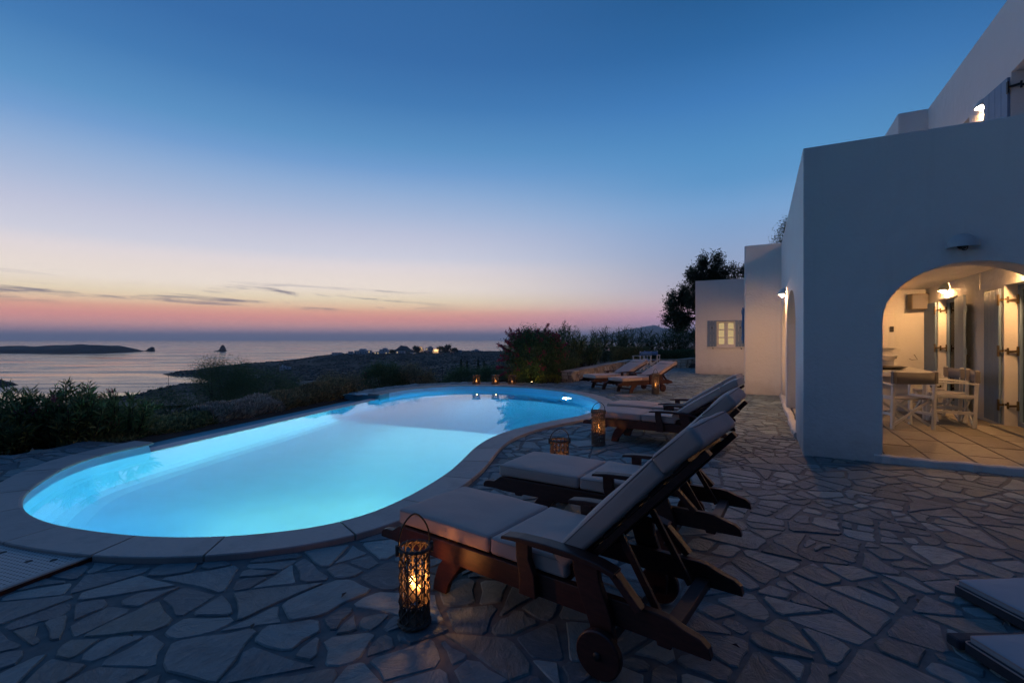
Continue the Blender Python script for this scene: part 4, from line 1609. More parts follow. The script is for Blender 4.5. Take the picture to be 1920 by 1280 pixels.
YP = math.atan2(-Vv.x, Vv.y)      # mounted on a wall whose outside is towards the pool
wall_lamp(HP(-0.002, 4.36, 2.30), YP, True, 'lit half dome lamp on the pillar between the side arches', 2500)
wall_lamp(HP(2.828, S_at(1777, 2.83), 2.36), YP, True, 'lit half dome lamp above the double door inside the veranda', 1900)
wall_lamp(HP(2.828, 2.30, 2.36), YP, True, 'lit half dome lamp above the nearest veranda door, hidden by the arch', 2000)
wall_lamp(HP(2.830, 3.74, 5.20), YP, True, 'lit half dome lamp beside the upstairs shutter', 2200)
wall_lamp(HP(-.832, 10.9, 2.30), YP, True, 'lit half dome lamp on the hidden side of the tall annex, over the blue shutter', 3600)
wall_lamp(HP(1.47, -0.002, 2.385), HROT, False, 'unlit half dome lamp on the dark wall above the front arch', r=0.125)

# veranda fittings -----------------------------------------------------------
sp = empty('loudspeaker', HP(2.62, 6.93, 2.22), HROT + R(12), label='beige box loudspeaker high in the veranda corner', cat='loudspeaker')
MB().box(-0.17, 0.15, -0.24, -0.04, -0.16, 0.18).build('case', M['speaker'], sp, bevel=0.01)
MB().box(-0.15, 0.13, -0.25, -0.2405, -0.14, 0.16).build('grille', M['canvas_grey'], sp)
MB().box(-0.03, 0.03, -0.04, 0.02, -0.03, 0.03).build('bracket', M['iron'], sp)
cb = empty('wall_cabinet', HP(T_at(1660, 6.95), 6.948, 1.25), HROT, label='white wall cabinet seen at the edge of the arch', cat='cabinet')
MB().box(-0.35, 0.17, -0.12, 0.0, -0.05, 0.72).build('case', M['white_plastic'], cb, bevel=0.008)
MB().box(-0.31, 0.02, -0.128, -0.1205, 0.0, 0.67).build('door', M['plaster_in'], cb, bevel=0.004)
MB().box(0.06, 0.13, -0.15, -0.1205, 0.32, 0.44).build('dispenser', M['iron'], cb, bevel=0.006)
bs = empty('wall_basin', HP(T_at(1668, 6.95), 6.948, 1.02), HROT, label='small white wash basin with a tap on the veranda end wall', cat='basin')
MB().lathe([(0.02, -0.10), (0.10, -0.08), (0.16, 0.0), (0.17, 0.02), (0.14, 0.02), (0.09, -0.05), (0.02, -0.07)], 20, Matrix.Translation((-0.05, -0.17, 0))).build('bowl', M['white_plastic'], bs, smooth=True)
MB().tube([(0.10, 0, -0.02), (0.10, -0.09, -0.02), (0.10, -0.11, -0.05)], 0.012, 8).build('tap', M['brass'], bs)
hk = empty('wall_hook', HP(T_at(1714, 6.95), 6.948, 1.0), HROT, label='small wire hook on the bare veranda end wall', cat='hook')
MB().tube([(0, 0, .06), (0, -.03, .05), (0.05, -.05, -.05), (-.05, -.05, -.06), (-.09, -.03, -.04)], 0.006, 6).build('wire', M['iron'], hk)
so = empty('wall_socket', HP(T_at(1685, 6.95), 6.948, 1.16), HROT, label='small square switch plate beside the wash basin', cat='socket')
MB().box(-.04, .04, -.012, 0, -.04, .04).build('plate', M['white_plastic'], so, bevel=0.003)
MB().box(-.02, .02, -.017, -.0125, -.02, .02).build('rocker', M['white_wood'], so)
# conduit line on the inner wall
MB().tube([HP(2.822, 4.0, 2.24), HP(2.822, 4.0, 2.518)], 0.009, 6).build('wall_cable', M['white_plastic'], label='thin white cable running up the veranda wall to the ceiling', cat='cable')

tb = empty('masonry_table', HP(1.55, 5.5, VF), HROT, label='long white masonry table under the veranda', cat='table')
MB().box(-0.85, 0.82, -1.35, 1.40, 0.66, 0.745).build('tabletop', M['table'], tb, bevel=0.008)
MB().box(-0.45, 0.45, -1.05, -0.70, 0, 0.66).build('pedestal', M['table'], tb, bevel=0.006)
MB().box(-0.45, 0.45, 0.70, 1.05, 0, 0.66).build('pedestal', M['table'], tb, bevel=0.006)
tr = empty('serving_tray', HP(T_at(1660, 5.0), 5.0, VF + .7465), HROT, label='shallow black serving dish on the white table', cat='dish')
MB().lathe([(0.001, 0.004), (0.22, 0.004), (0.34, 0.055), (0.35, 0.055), (0.23, 0.0), (0.001, 0.0)], 28).build('dish', M['tray'], tr, smooth=True)
pt_ = G(1654, 826)
pot = empty('iron_pot', HP(0.60, 0.62, VF), HROT, label='black cast iron pot just behind the arch jamb', cat='pot')
MB().lathe([(0.001, 0.0), (0.08, 0.0), (0.15, 0.06), (0.165, 0.13), (0.14, 0.20), (0.12, 0.20), (0.12, 0.18), (0.001, 0.15)], 20, Matrix.Translation((0.10, 0, 0))).build('body', M['rubber'], pot, smooth=True)
MB().tube([(0.1 + .12 * math.cos(a), 0, 0.19 + .10 * math.sin(a)) for a in [PI * k / 8 for k in range(9)]], 0.007, 6).build('handle', M['iron'], pot)

# director's chairs -----------------------------------------------------------
def director_chair(pos, rz, wood, canvas, label, group, back_tilt=0.0):
    """front towards +y"""
    e = empty('director_chair', pos, rz, label=label, cat='chair', group=group)
    w, d = 0.29, 0.23
    for x in (-w, w):
        MB().bar((x, d, 0.0), (x, d, 0.64), 0.035, 0.045, (0, 1, 0)).build('front_post', wood, e, bevel=0.003)
        MB().bar((x, -d, 0.0), (x, -d - .03, 0.87), 0.035, 0.045, (0, 1, 0)).build('back_post', wood, e, bevel=0.003)
        sg = 1 if x > 0 else -1
        mb = MB()
        pts = [(-d - .05, 0.655), (-d * .4, 0.672), (d * .5, 0.668), (d + .07, 0.648)]
        for a, b in zip(pts[:-1], pts[1:]):
            mb.bar((x + sg * .004, a[0], a[1]), (x + sg * .004, b[0], b[1]), 0.055, 0.022)
        mb.build('arm', wood, e, bevel=0.003)
        for z in (0.22, 0.47):
            MB().bar((x, -d, z), (x, d, z), 0.022, 0.042).build('side_rail', wood, e, bevel=0.002)
        MB().bar((x - sg * .035, -d + .02, 0.445), (x - sg * .035, d - .0, 0.445), 0.03, 0.03).build('seat_rail', wood, e, bevel=0.002)
    for y in (-d + .035, d - .035):
        MB().bar((-w + .02, y - .012, 0.05), (w - .04, y - .012, 0.43), 0.036, 0.020, (0, 1, 0)).build('cross_brace', wood, e, bevel=0.002)
        MB().bar((w - .02, y + .012, 0.05), (-w + .04, y + .012, 0.43), 0.036, 0.020, (0, 1, 0)).build('cross_brace', wood, e, bevel=0.002)
    mb = MB()
    nx = 10
    vs = []
    for k in range(nx + 1):
        u = k / nx * 2 - 1
        z = 0.462 - 0.022 * (1 - u * u)
        for y in (-d + .01, d - .005):
            vs.append((u * (w - .03), y, z))
    vs += [(a, b, c - .006) for a, b, c in vs]
    o = 2 * (nx + 1)
    fs = [(2 * k, 2 * k + 2, 2 * k + 3, 2 * k + 1) for k in range(nx)] + [(o + 2 * k + 1, o + 2 * k + 3, o + 2 * k + 2, o + 2 * k) for k in range(nx)]
    fs += [(2 * k, o + 2 * k, o + 2 * k + 2, 2 * k + 2) for k in range(nx)] + [(2 * k + 1, 2 * k + 3, o + 2 * k + 3, o + 2 * k + 1) for k in range(nx)]
    mb.add(vs, fs)
    mb.build('seat', canvas, e, smooth=True)
    mb = MB()
    vs = []
    for k in range(nx + 1):
        u = k / nx * 2 - 1
        y = -d - .052 - 0.03 * (1 - u * u) + (.02 if abs(u) == 1 else 0)
        for z in (0.675, 0.855 - 0.012 * (1 - u * u)):
            vs.append((u * (w + .024), y, z))
    vs += [(a, b + .006, c) for a, b, c in vs]
    mb.add(vs, [tuple(f) for f in fs] + [(0, 1, o + 1, o), (2 * nx, o + 2 * nx, o + 2 * nx + 1, 2 * nx + 1)])
    mb.build('backrest', canvas, e, smooth=True)
    for x in (-w, w):
        MB().box(x - .026, x + .026, -d - .062, -d - .002, 0.68, 0.852).build('backrest_sleeve', canvas, e, bevel=0.008)
    return e

cg = 'director chairs round the veranda table'
director_chair(Vector((5.96, 7.40, VF)), R(-4), M['white_wood'], M['canvas_grey'], 'grey and white director chair with its back to the front arch', cg)
director_chair(HP(2.20, 3.10, VF), math.atan2(Vv.x, -Vv.y) + R(-6), M['white_wood'], M['canvas_grey'], 'grey and white director chair seen side on by the nearest open shutter', cg)
director_chair(HP(2.18, 3.80, VF), math.atan2(Vv.x, -Vv.y) + R(5), M['white_wood'], M['canvas_grey'], 'grey and white director chair half hidden behind another, beside the double door', cg)
cg = 'blue director chairs at the end of the terrace'
director_chair(Vector((5.80, 21.6, 0)), R(24), M['white_wood'], M['canvas_blue'], 'blue director chair behind the raised back of a far lounger', cg)
director_chair(Vector((6.55, 22.6, 0)), R(-30), M['white_wood'], M['canvas_blue'], 'blue director chair farther back against the low stone wall', cg)

# ------------------------------------------------------------------ loungers
def cushion_mesh(name, mat, parent, lx, ly, lz, r=0.022, puff=0.012, seed=0, Mx=None, sag=0.0):
    """a soft box: finely gridded, rounded at the edges, slightly puffed and creased"""
    def axis(L, n):
        a = [0, r * .3, r * .65, r]
        return [x - L / 2 for x in a] + [(-L / 2 + r) + (L - 2 * r) * k / n for k in range(1, n)] + [L / 2 - x for x in reversed(a)]
    X, Y, Z = axis(lx, 16), axis(ly, 14), axis(lz, 2)
    bm = bmesh.new()
    cache = {}
    def vert(i, j, k):
        key = (i, j, k)
        if key not in cache:
            p = Vector((X[i], Y[j], Z[k]))
            c = Vector((max(-lx / 2 + r, min(lx / 2 - r, p.x)), max(-ly / 2 + r, min(ly / 2 - r, p.y)), max(-lz / 2 + r, min(lz / 2 - r, p.z))))
            d = p - c
            if d.length > 1e-9:
                p = c + d.normalized() * r
            u, w = p.x / (lx / 2), p.y / (ly / 2)
            dome = max(0, (1 - u ** 4)) * max(0, (1 - w ** 4))
            nz = noise.fractal(Vector((p.x * 3.1 + seed, p.y * 3.1, seed * 1.7)), 1.0, 2.0, 3)
            cr = noise.noise(Vector((p.x * 9 + seed, p.y * 4, seed))) * 0.3
            if p.z > 0:
                p.z += puff * dome * (1 + 0.5 * nz) + 0.004 * nz + 0.004 * cr - sag * dome
            p.x += 0.003 * nz
            p.z += 0.0035 * noise.noise(Vector((p.x * 7 + seed * 3, p.y * 15, seed))) * (1 if p.z > 0 else 0)
            p.y += 0.004 * noise.noise(Vector((p.x * 4, p.z * 20, seed + 5)))
            cache[key] = bm.verts.new(Mx @ p if Mx else p)
        return cache[key]
    nX, nY, nZ = len(X) - 1, len(Y) - 1, len(Z) - 1
    for i in range(nX):
        for j in range(nY):
            bm.faces.new([vert(i, j, nZ), vert(i + 1, j, nZ), vert(i + 1, j + 1, nZ), vert(i, j + 1, nZ)])
            bm.faces.new([vert(i, j, 0), vert(i, j + 1, 0), vert(i + 1, j + 1, 0), vert(i + 1, j, 0)])
    for i in range(nX):
        for k in range(nZ):
            bm.faces.new([vert(i, 0, k), vert(i + 1, 0, k), vert(i + 1, 0, k + 1), vert(i, 0, k + 1)])
            bm.faces.new([vert(i, nY, k), vert(i, nY, k + 1), vert(i + 1, nY, k + 1), vert(i + 1, nY, k)])
    for j in range(nY):
        for k in range(nZ):
            bm.faces.new([vert(0, j, k), vert(0, j, k + 1), vert(0, j + 1, k + 1), vert(0, j + 1, k)])
            bm.faces.new([vert(nX, j, k), vert(nX, j + 1, k), vert(nX, j + 1, k + 1), vert(nX, j, k + 1)])
    me = bpy.data.meshes.new(name)
    bm.to_mesh(me)
    bm.free()
    o = mesh_obj(name, me, mat, parent, smooth=True)
    # welted seams round the top edge
    h = lz / 2 - r * 0.45
    a, b = lx / 2 - r * 0.10, ly / 2 - r * 0.10
    pts = []
    for cx, cy_, a0 in ((a - r, b - r, 0), (-a + r, b - r, 90), (-a + r, -b + r, 180), (a - r, -b + r, 270)):
        for k in range(4):
            t = R(a0 + 30 * k)
            pts.append(Vector((cx + r * math.cos(t), cy_ + r * math.sin(t), h)))
    pts.append(pts[0])
    MB().tube([Mx @ p if Mx else p for p in pts], 0.0035, 6, cap=False).build('piping', M['piping'], o, smooth=True)
    return o

PIV = Vector((1.25, 0, 0.292))
def make_lounger(recline):
    BANG = R(recline)
    e = empty('sun_lounger')
    W = M['wood']
    rail = [(0, .21), (0, .236), (.015, .256), (.045, .266), (.10, .268), (.135, .292), (.16, .31), (1.70, .312), (1.745, .308), (1.80, .285), (1.865, .268), (1.895, .245),
            (1.905, .205), (1.76, .205), (1.755, .188), (1.70, .188), (1.695, .205), (.36, .205), (.355, .188), (.30, .188), (.295, .205), (.18, .205), (.12, .212)]
    for sg in (-1, 1):
        MB().prism(rail, sg * .28 - .02, sg * .28 + .02).build('rail', W, e, bevel=0.005)
        MB().prism([(.50, .215), (.64, .215), (.575, .13), (.525, .06), (.505, 0), (.405, 0), (.415, .06), (.445, .14)], sg * .245 - .02, sg * .245 + .0145).build('leg', W, e, bevel=0.005)
        MB().prism([(1.03, .45), (1.105, .45), (1.105, .38), (1.135, .31), (1.145, .205), (1.05, .205), (1.05, .30), (1.033, .37)], sg * .318 - .0175, sg * .318 + .0175).build('arm_post', W, e, bevel=0.005)
        MB().prism([(1.335, .452), (1.455, .452), (1.465, .38), (1.515, .25), (1.535, .15), (1.53, .075), (1.43, .075), (1.42, .19), (1.365, .32), (1.34, .40)], sg * .318 - .0175, sg * .318 + .0175).build('leg', W, e, bevel=0.005)
        MB().prism([(.955, .447), (.962, .464), (1.06, .477), (1.2, .483), (1.35, .480), (1.47, .466), (1.545, .446), (1.538, .425), (1.45, .444), (1.35, .4525), (1.03, .4525)], sg * .322 - .036, sg * .322 + .036).build('arm_rest', W, e, bevel=0.006)
        MB().bar((1.52, sg * .318, .437), (1.64, sg * .318, .315), 0.032, 0.05, (0, 1, 0)).build('strut', W, e, bevel=0.004)
        Mx = Matrix.Translation((1.478, sg * .362, .10)) @ Matrix.Rotation(PI / 2, 4, 'X')
        w = MB().lathe([(0.001, -.018), (.094, -.018), (.10, -.012), (.10, .012), (.094, .018), (0.001, .018)], 36, Mx).build('wheel', W, e, bevel=0.0)
        MB().lathe([(0.001, -.026), (.016, -.026), (.018, -.0185), (.018, .0185), (.016, .026), (0.001, .026)], 16, Mx).build('hub', M['iron'], w, smooth=True)
        a = PIV + Vector((math.cos(BANG), 0, math.sin(BANG))) * 0.0
        MB().bar(PIV + Vector((0, sg * .225, 0)), PIV + Vector((.92 * math.cos(BANG), sg * .225, .92 * math.sin(BANG))), 0.045, 0.03, (-math.sin(BANG), 0, math.cos(BANG))).build('backrest_stile', W, e, bevel=0.004)
        pp_ = PIV + Vector((math.cos(BANG), 0, math.sin(BANG))) * .36
        MB().bar((pp_.x, sg * .19, pp_.z - .01), (min(1.72, pp_.x + .2 * pp_.z + .08), sg * .19, .225), 0.03, 0.022, (0, 1, 0)).build('backrest_prop', W, e, bevel=0.003)
    MB().bar((1.478, -.36, .10), (1.478, .36, .10), .022, .022).build('axle', M['iron'], e)
    for x, z, w in ((.33, .245, .05), (1.73, .225, .06), (.50, .10, .035)):
        MB().box(x - w / 2, x + w / 2, -.258 if z > .15 else -.23, .258 if z > .15 else .23, z - .022, z + .022).build('cross_bar', W, e, bevel=0.003)
    for k in range(9):
        x = .19 + k * .118
        MB().box(x, x + .085, -.2585, .2585, .286, .304).build('slat', W, e, bevel=0.003)
    up = Vector((-math.sin(BANG), 0, math.cos(BANG)))
    dr = Vector((math.cos(BANG), 0, math.sin(BANG)))
    for k in range(6):
        a = PIV + dr * (.06 + k * .148) + up * .024
        MB().bar(a + Vector((0, -.25, 0)), a + Vector((0, .25, 0)), .085, .016, up).build('slat', W, e, bevel=0.003)
    cushion_mesh('foot_cushion', M['cushion'], e, .69, .575, .088, Mx=Matrix.Translation((.485, 0, .358)), seed=1)
    cushion_mesh('seat_cushion', M['cushion'], e, .445, .575, .088, Mx=Matrix.Translation((1.058, 0, .358)), seed=2, sag=0.006)
    def along(s, off, tilt=0.0):
        p = PIV + dr * s + up * off
        an = BANG + tilt
        d2 = Vector((math.cos(an), 0, math.sin(an)))
        u2 = Vector((-math.sin(an), 0, math.cos(an)))
        return Matrix(((d2.x, 0, u2.x, p.x), (0, 1, 0, p.y), (d2.z, 0, u2.z, p.z), (0, 0, 0, 1)))
    cushion_mesh('back_cushion', M['cushion'], e, .69, .575, .09, Mx=along(.395, .08), seed=3, puff=0.016)
    cushion_mesh('head_cushion', M['cushion'], e, .215, .575, .088, Mx=along(.845, .076, R(-5)), seed=4)
    return e

def ground_dir(a, b):
    return math.atan2(b[1] - a[1], b[0] - a[0])

proto = make_lounger(47)
def place_lounger(o, origin, ang, label):
    o.location = (origin[0], origin[1], 0)
    o.rotation_euler = (0, 0, ang)
    tag(o, label, 'sun lounger', 'wooden sun loungers round the pool')

def leg_origin(leg, ang, y=-.28, x=.455):
    return (leg[0] - x * math.cos(ang) + y * math.sin(ang), leg[1] - x * math.sin(ang) - y * math.cos(ang))

angA = R(-36.5)
legA = G(828, 1106)
place_lounger(proto, leg_origin(legA, angA, -.245), angA, 'wooden sun lounger with taupe cushions beside the largest glowing lantern')
def tip_place(tip, z, ang, label, y=-.28, x=0.0, src=None):
    p = G(*tip, z)
    o = src or copy_tree(proto)
    ca, sa = math.cos(ang), math.sin(ang)
    place_lounger(o, (p.x - x * ca + y * sa, p.y - x * sa - y * ca), ang, label)
    return o
tip_place((909, 910), .21, R(-31.6), 'wooden sun lounger hiding the foot of a small dark lantern behind its cushions')
proto2 = make_lounger(34)
tip_place((1094, 793), .21, R(-33.0), 'wooden sun lounger just behind the tall dark twig lantern', src=proto2)
tip_place((1379, 784), .25, R(-33.0), 'wooden sun lounger of the middle pair on the side away from the twig lantern', y=.28, x=1.9, src=copy_tree(proto2))
proto3 = make_lounger(25)
for leg, lab in (((1182.5, 737), 'far wooden sun lounger with a tall pale twig lantern standing against its wheel'), ((1131.5, 729.6), 'far wooden sun lounger nearest the low stone wall')):
    o = proto3 if leg[0] > 1150 else copy_tree(proto3)
    p = G(*leg)
    place_lounger(o, leg_origin(p, R(28), -.245), R(28), lab)

# ------------------------------------------------------------------ lanterns
def lantern(pos, r, h, kind, label, group, energy, n=11, handle_h=0.17, candle_z=None, rz=0.0, tilt=0.0, col=(1.0, 0.38, 0.10)):
    e = empty('lantern', pos, rz, label=label, cat='lantern', group=group)
    mat = M['wicker'] if kind != 'twig' else M['twig']
    mb = MB()
    rr = random.Random(int(h * 1000) + n)
    zt = h - 0.02
    th = 0.0034 if kind == 'cane' else 0.0050
    if kind in ('cane', 'twig'):
        turns = 0.62 if kind == 'cane' else 0.50
        for sg in (1, -1):
            for k in range(n):
                a0 = 2 * PI * k / n + (0.1 if sg < 0 else 0)
                pts = []
                for q in range(15):
                    u = q / 14
                    a = a0 + sg * u * turns * 2 * PI + (rr.uniform(-.05, .05) if kind == 'twig' else 0)
                    pr = r + sg * th * 0.7 + (rr.uniform(-.002, .003) if kind == 'twig' else 0)
                    pts.append((pr * math.cos(a), pr * math.sin(a), 0.012 + u * (zt - .012)))
                mb.tube(pts, th, 5, cap=False)
        for k in range(n):
            a = 2 * PI * (k + .5) / n
            p = (r - th * 2) * math.cos(a), (r - th * 2) * math.sin(a)
            mb.tube([(p[0], p[1], 0.01), (p[0], p[1], zt)], th * (1.6 if kind == 'cane' else 1.2), 5, cap=False)
        mb.build('lattice', mat, e, smooth=True)
        mb = MB()
        for z, t in ((zt, 0.011), (0.014, 0.012)):
            for c in range(2):
                pts = [((r + .002 + .004 * math.cos(9 * 2 * PI * k / 40 + c * PI)) * math.cos(2 * PI * k / 40), (r + .002 + .004 * math.cos(9 * 2 * PI * k / 40 + c * PI)) * math.sin(2 * PI * k / 40), z + .005 * math.sin(9 * 2 * PI * k / 40 + c * PI)) for k in range(41)]
                mb.tube(pts, t * .62, 6, cap=False)
        mb.build('rim', mat, e, smooth=True)
    else:                                  # low lantern of flat laths with square rims
        for k in range(n):
            a = 2 * PI * k / n
            p = r * math.cos(a), r * math.sin(a)
            mb.bar((p[0], p[1], .02), (p[0], p[1], h - .02), 0.014, 0.006, (math.cos(a), math.sin(a), 0))
        mb.build('lattice', mat, e)
        mb = MB()
        for z0, z1, k in ((0.0, .028, 1.16), (h - .03, h, 1.16), (h * .5 - .008, h * .5 + .008, 1.06)):
            mb.lathe([(r * .80, z0), (r * k, z0), (r * k, z1), (r * .80, z1)], 20, closed=True)
        mb.build('rim', mat, e)
    MB().lathe([(0.001, .004), (r * .95, .004), (r * .95, .014), (0.001, .014)], 20).build('base', mat, e)
    cz = candle_z if candle_z is not None else h * 0.30
    jr = r * 0.66
    mb = MB()
    if cz > .06:
        mb.lathe([(0.001, cz - .012), (r * .93, cz - .012), (r * .93, cz - .004), (0.001, cz - .004)], 20)
        mb.build('shelf', mat, e)
    MB().lathe([(0.001, cz), (jr, cz), (jr, min(cz + .19, h - .04))], 24).build('jar', M['glass'], e, smooth=True)
    c = MB().lathe([(0.001, cz + .003), (.030, cz + .003), (.030, cz + .065), (.004, cz + .060), (0.001, cz + .060)], 16).build('candle', M['candle'], e, smooth=True)
    MB().lathe([(0.001, cz + .066), (.0065, cz + .074), (.0085, cz + .084), (.0055, cz + .102), (0.001, cz + .122)], 10).build('flame', M['flame'], c, smooth=True)
    ld = bpy.data.lights.new('candle_glow', 'POINT')
    ld.energy = energy * 1.5
    ld.color = col
    ld.shadow_soft_size = 0.012
    lo = bpy.data.objects.new('candle_glow', ld)
    COL.objects.link(lo)
    lo.parent = e
    lo.location = (0.014, 0, cz + .10)
    if handle_h:
        pts = []
        for k in range(17):
            a = PI * k / 16
            x = (r + .004) * math.cos(a) * (0.55 + 0.45 * abs(math.cos(a)))
            pts.append((x, tilt * math.sin(a), zt + handle_h * math.sin(a) ** .75))
        MB().tube(pts, 0.0046, 6).build('handle', M['iron'], e, smooth=True)
        mb = MB()
        for sgn in (-1, 1):
            mb.box(sgn * (r + .010) - .010, sgn * (r + .010) + .010, -.012, .012, zt - .03, zt + .02)
        mb.build('handle_lug', mat, e, bevel=0.003)
    return e

LG = 'tall wicker lanterns beside the loungers'
p1 = G(777, 1168)
lantern(p1, .072, .395, 'cane', 'nearest tall cane lattice lantern with a bright candle and upright loop handle', LG, 1.7, 10, .165, .115, R(20))
lantern(G(1122, 834), .083, .47, 'twig', 'tall dark twig lantern in front of the middle pair of loungers', LG, 1.2, 17, .11, .16, R(-30), .05)
p3 = G(1050, 823, .435)
lantern(Vector((p3.x, p3.y + .05, 0)), .088, .435, 'cane', 'squat looking cane lantern with a strap handle, standing behind the second lounger', LG, 1.2, 13, .12, .10, R(5), -.05)
lantern(G(1229, 738.5), .085, .54, 'twig', 'tall pale twig lantern beside the wheel of a far lounger', LG, 1.2, 17, .12, .15, R(40))
LG = 'low lanterns in a row on the far rim of the pool'
for px, lab in ((893, 'low lath lantern at the sea end of the row on the far pool rim'), (929, 'middle lantern of the three on the far pool rim'), (960, 'low lath lantern next to the flowering shrub on the far pool rim')):
    p = G(px, 719.5)
    lantern(Vector((p.x, p.y, 0)), .115, .27, 'lath', lab, LG, 0.9, 16, 0, .03)

# ------------------------------------------------------------------ dry leaves blown onto the paving
FL = 'dry leaves lying on the paving'
lr = random.Random(4)
lm = None
for k, (px, py, where) in enumerate(((1880, 1172, 'against the edge of a pale seat pad'), (1722, 1130, 'on the flags before the seat pads'), (1388, 1214, 'on a flagstone past the nearest lounger wheel'), (1555, 1010, 'on the flags facing the dark corner of the house'),
                                     (640, 1120, 'on the flags between the nearest lantern and the pool'), (470, 1180, 'on the open flags below the pool rim'), (1620, 930, 'on the flags close to the front wall'), (240, 1190, 'on the flags near the perforated tray'))):
    p = G(px, py, .004)
    e = MB()
    L_ = lr.uniform(.035, .06)
    e.add([(0, 0, 0), (L_ * .5, L_ * .22, .008), (L_, 0, .004), (L_ * .5, -L_ * .20, .010), (L_ * .5, 0, .002)], [(0, 4, 1), (1, 4, 2), (0, 3, 4), (3, 2, 4)])
    o = e.build('dry_leaf', M['wicker'], label='curled dry leaf ' + where, cat='leaf', group=FL)
    o.location = p
    o.rotation_euler = (0, 0, lr.uniform(0, 6.28))

# ------------------------------------------------------------------ loose seat pads at the lower right
def seat_pad(x0, y0, w, d, rz, label):
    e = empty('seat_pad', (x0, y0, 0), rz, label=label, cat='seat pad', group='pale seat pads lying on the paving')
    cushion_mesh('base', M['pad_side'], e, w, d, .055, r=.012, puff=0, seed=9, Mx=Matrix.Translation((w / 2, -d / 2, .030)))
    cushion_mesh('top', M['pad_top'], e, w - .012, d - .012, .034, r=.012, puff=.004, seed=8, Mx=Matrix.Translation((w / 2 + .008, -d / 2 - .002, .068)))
    return e
seat_pad(2.43, 2.66, .62, .46, R(4), 'pale seat pad with dark sides lying on the paving nearer the front arch')
seat_pad(2.02, 2.16, .70, .62, R(3), 'pale seat pad at the very corner, lying before another pad')
MB().box(2.00, 2.75, 2.165, 2.235, .004, .052).build('dark_bolster', M['pad_side'], bevel=0.012, label='long black bolster behind the pale pad in the corner', cat='bolster')

# ------------------------------------------------------------------ low rubble wall at the end of the terrace
def rubble_wall(name, a, b, h0, h1, label, thick=0.38, seed=1, size=0.26):
    """rough stones bedded in mortar on both faces, flat cap stones on top"""
    a, b = Vector((*a, 0)), Vector((*b, 0))
    d = b - a
    L = d.length
    e = empty(name, a, math.atan2(d.y, d.x), label=label, cat='stone wall')
    mb = MB()
    core = thick / 2 - .03
    vs = [(0, -core, -.1), (L, -core, -.1), (L, core, -.1), (0, core, -.1), (0, -core, h0 - .05), (L, -core, h1 - .05), (L, core, h1 - .05), (0, core, h0 - .05)]
    mb.add(vs, [(0, 3, 2, 1), (4, 5, 6, 7), (0, 1, 5, 4), (1, 2, 6, 5), (2, 3, 7, 6), (3, 0, 4, 7)])
    mb.build('mortar_core', M['wall_mortar'], e)
    r = random.Random(seed)
    st = crazy(0, L, -.02, max(h0, h1) - .05, size * .72, 0, 0.72, 0.014, lambda p: p[1] < (h0 + (h1 - h0) * p[0] / L) - .075, seed, .6)
    done = 0
    for side_ in (-1, 1):
        for k, (poly, ar, rr) in enumerate(st):
            poly = [(max(.005, min(L - .005, x)), max(-.04, min(h0 + (h1 - h0) * x / L - .052, z))) for x, z in roughen(poly, k + seed, .006)]
            mb = MB()
            stone_geo(mb, poly, thick / 2 - .005 + .02 * rr, .07, .012, ((rr - .5) * .1, (rr * 7 % 1 - .5) * .1))
            if side_ < 0:
                mb.v = [(x, -z, y) for x, y, z in mb.v]
            else:
                mb.v = [(x, z, y) for x, y, z in mb.v]
            if side_ > 0 or done >= 220:
                continue
            mb.build('stone', M['rubble'], e)
            done += 1
    z = -.02
    while z < h0 - .08:                    # quoins on the end face
        hh = min(r.uniform(.09, .15), h0 - .052 - z)
        m_ = r.uniform(-.06, .06)
        for y0, y1 in ((-thick / 2 + .01, m_ - .008), (m_ + .008, thick / 2 - .01)):
            mb = MB()
            stone_geo(mb, [(y0, z + .006), (y1, z + .006), (y1 - .008, z + hh - .006), (y0 + .008, z + hh - .008)], .012 + .012 * r.random(), .05, .012)
            mb.v = [(-q[2], q[0], q[1]) for q in mb.v]
            mb.build('stone', M['rubble'], e)
        z += hh
    x = 0.0
    while x < L - .05:
        w = min(r.uniform(.35, .7), L - x)
        if L - x - w < .2:
            w = L - x
        z = h0 + (h1 - h0) * (x + w / 2) / L
        mb = MB()
        poly = [(x + .008, -thick / 2 - r.uniform(.0, .03)), (x + w - .008, -thick / 2 - r.uniform(.0, .03)), (x + w - .008, thick / 2 + r.uniform(0, .03)), (x + .008, thick / 2 + r.uniform(0, .03))]
        stone_geo(mb, poly, z, .045, .01, ((h1 - h0) / L, 0))
        mb.build('cap_stone', M['rubble'], e)
        x += w
    return e

rubble_wall('stone_wall', (1.80, 15.9), (5.95, 24.3), .36, .38, 'low golden rubble wall running back from the flowering shrub to the blue chairs', seed=3)
rubble_wall('stone_wall', (6.15, 24.55), (8.45, 23.75), .38, .42, 'short low rubble wall behind the blue director chairs', seed=4)
rubble_wall('stone_wall', (8.25, 23.55), (9.6, 25.3), .44, .44, 'low rubble wall end turning away beside the small annex', seed=5, thick=.42)

# ------------------------------------------------------------------ plants
def rand_dirs(n, up=0.0):
    v = rng.normal(size=(n, 3))
    v[:, 2] += up
    return v / np.linalg.norm(v, axis=1)[:, None]

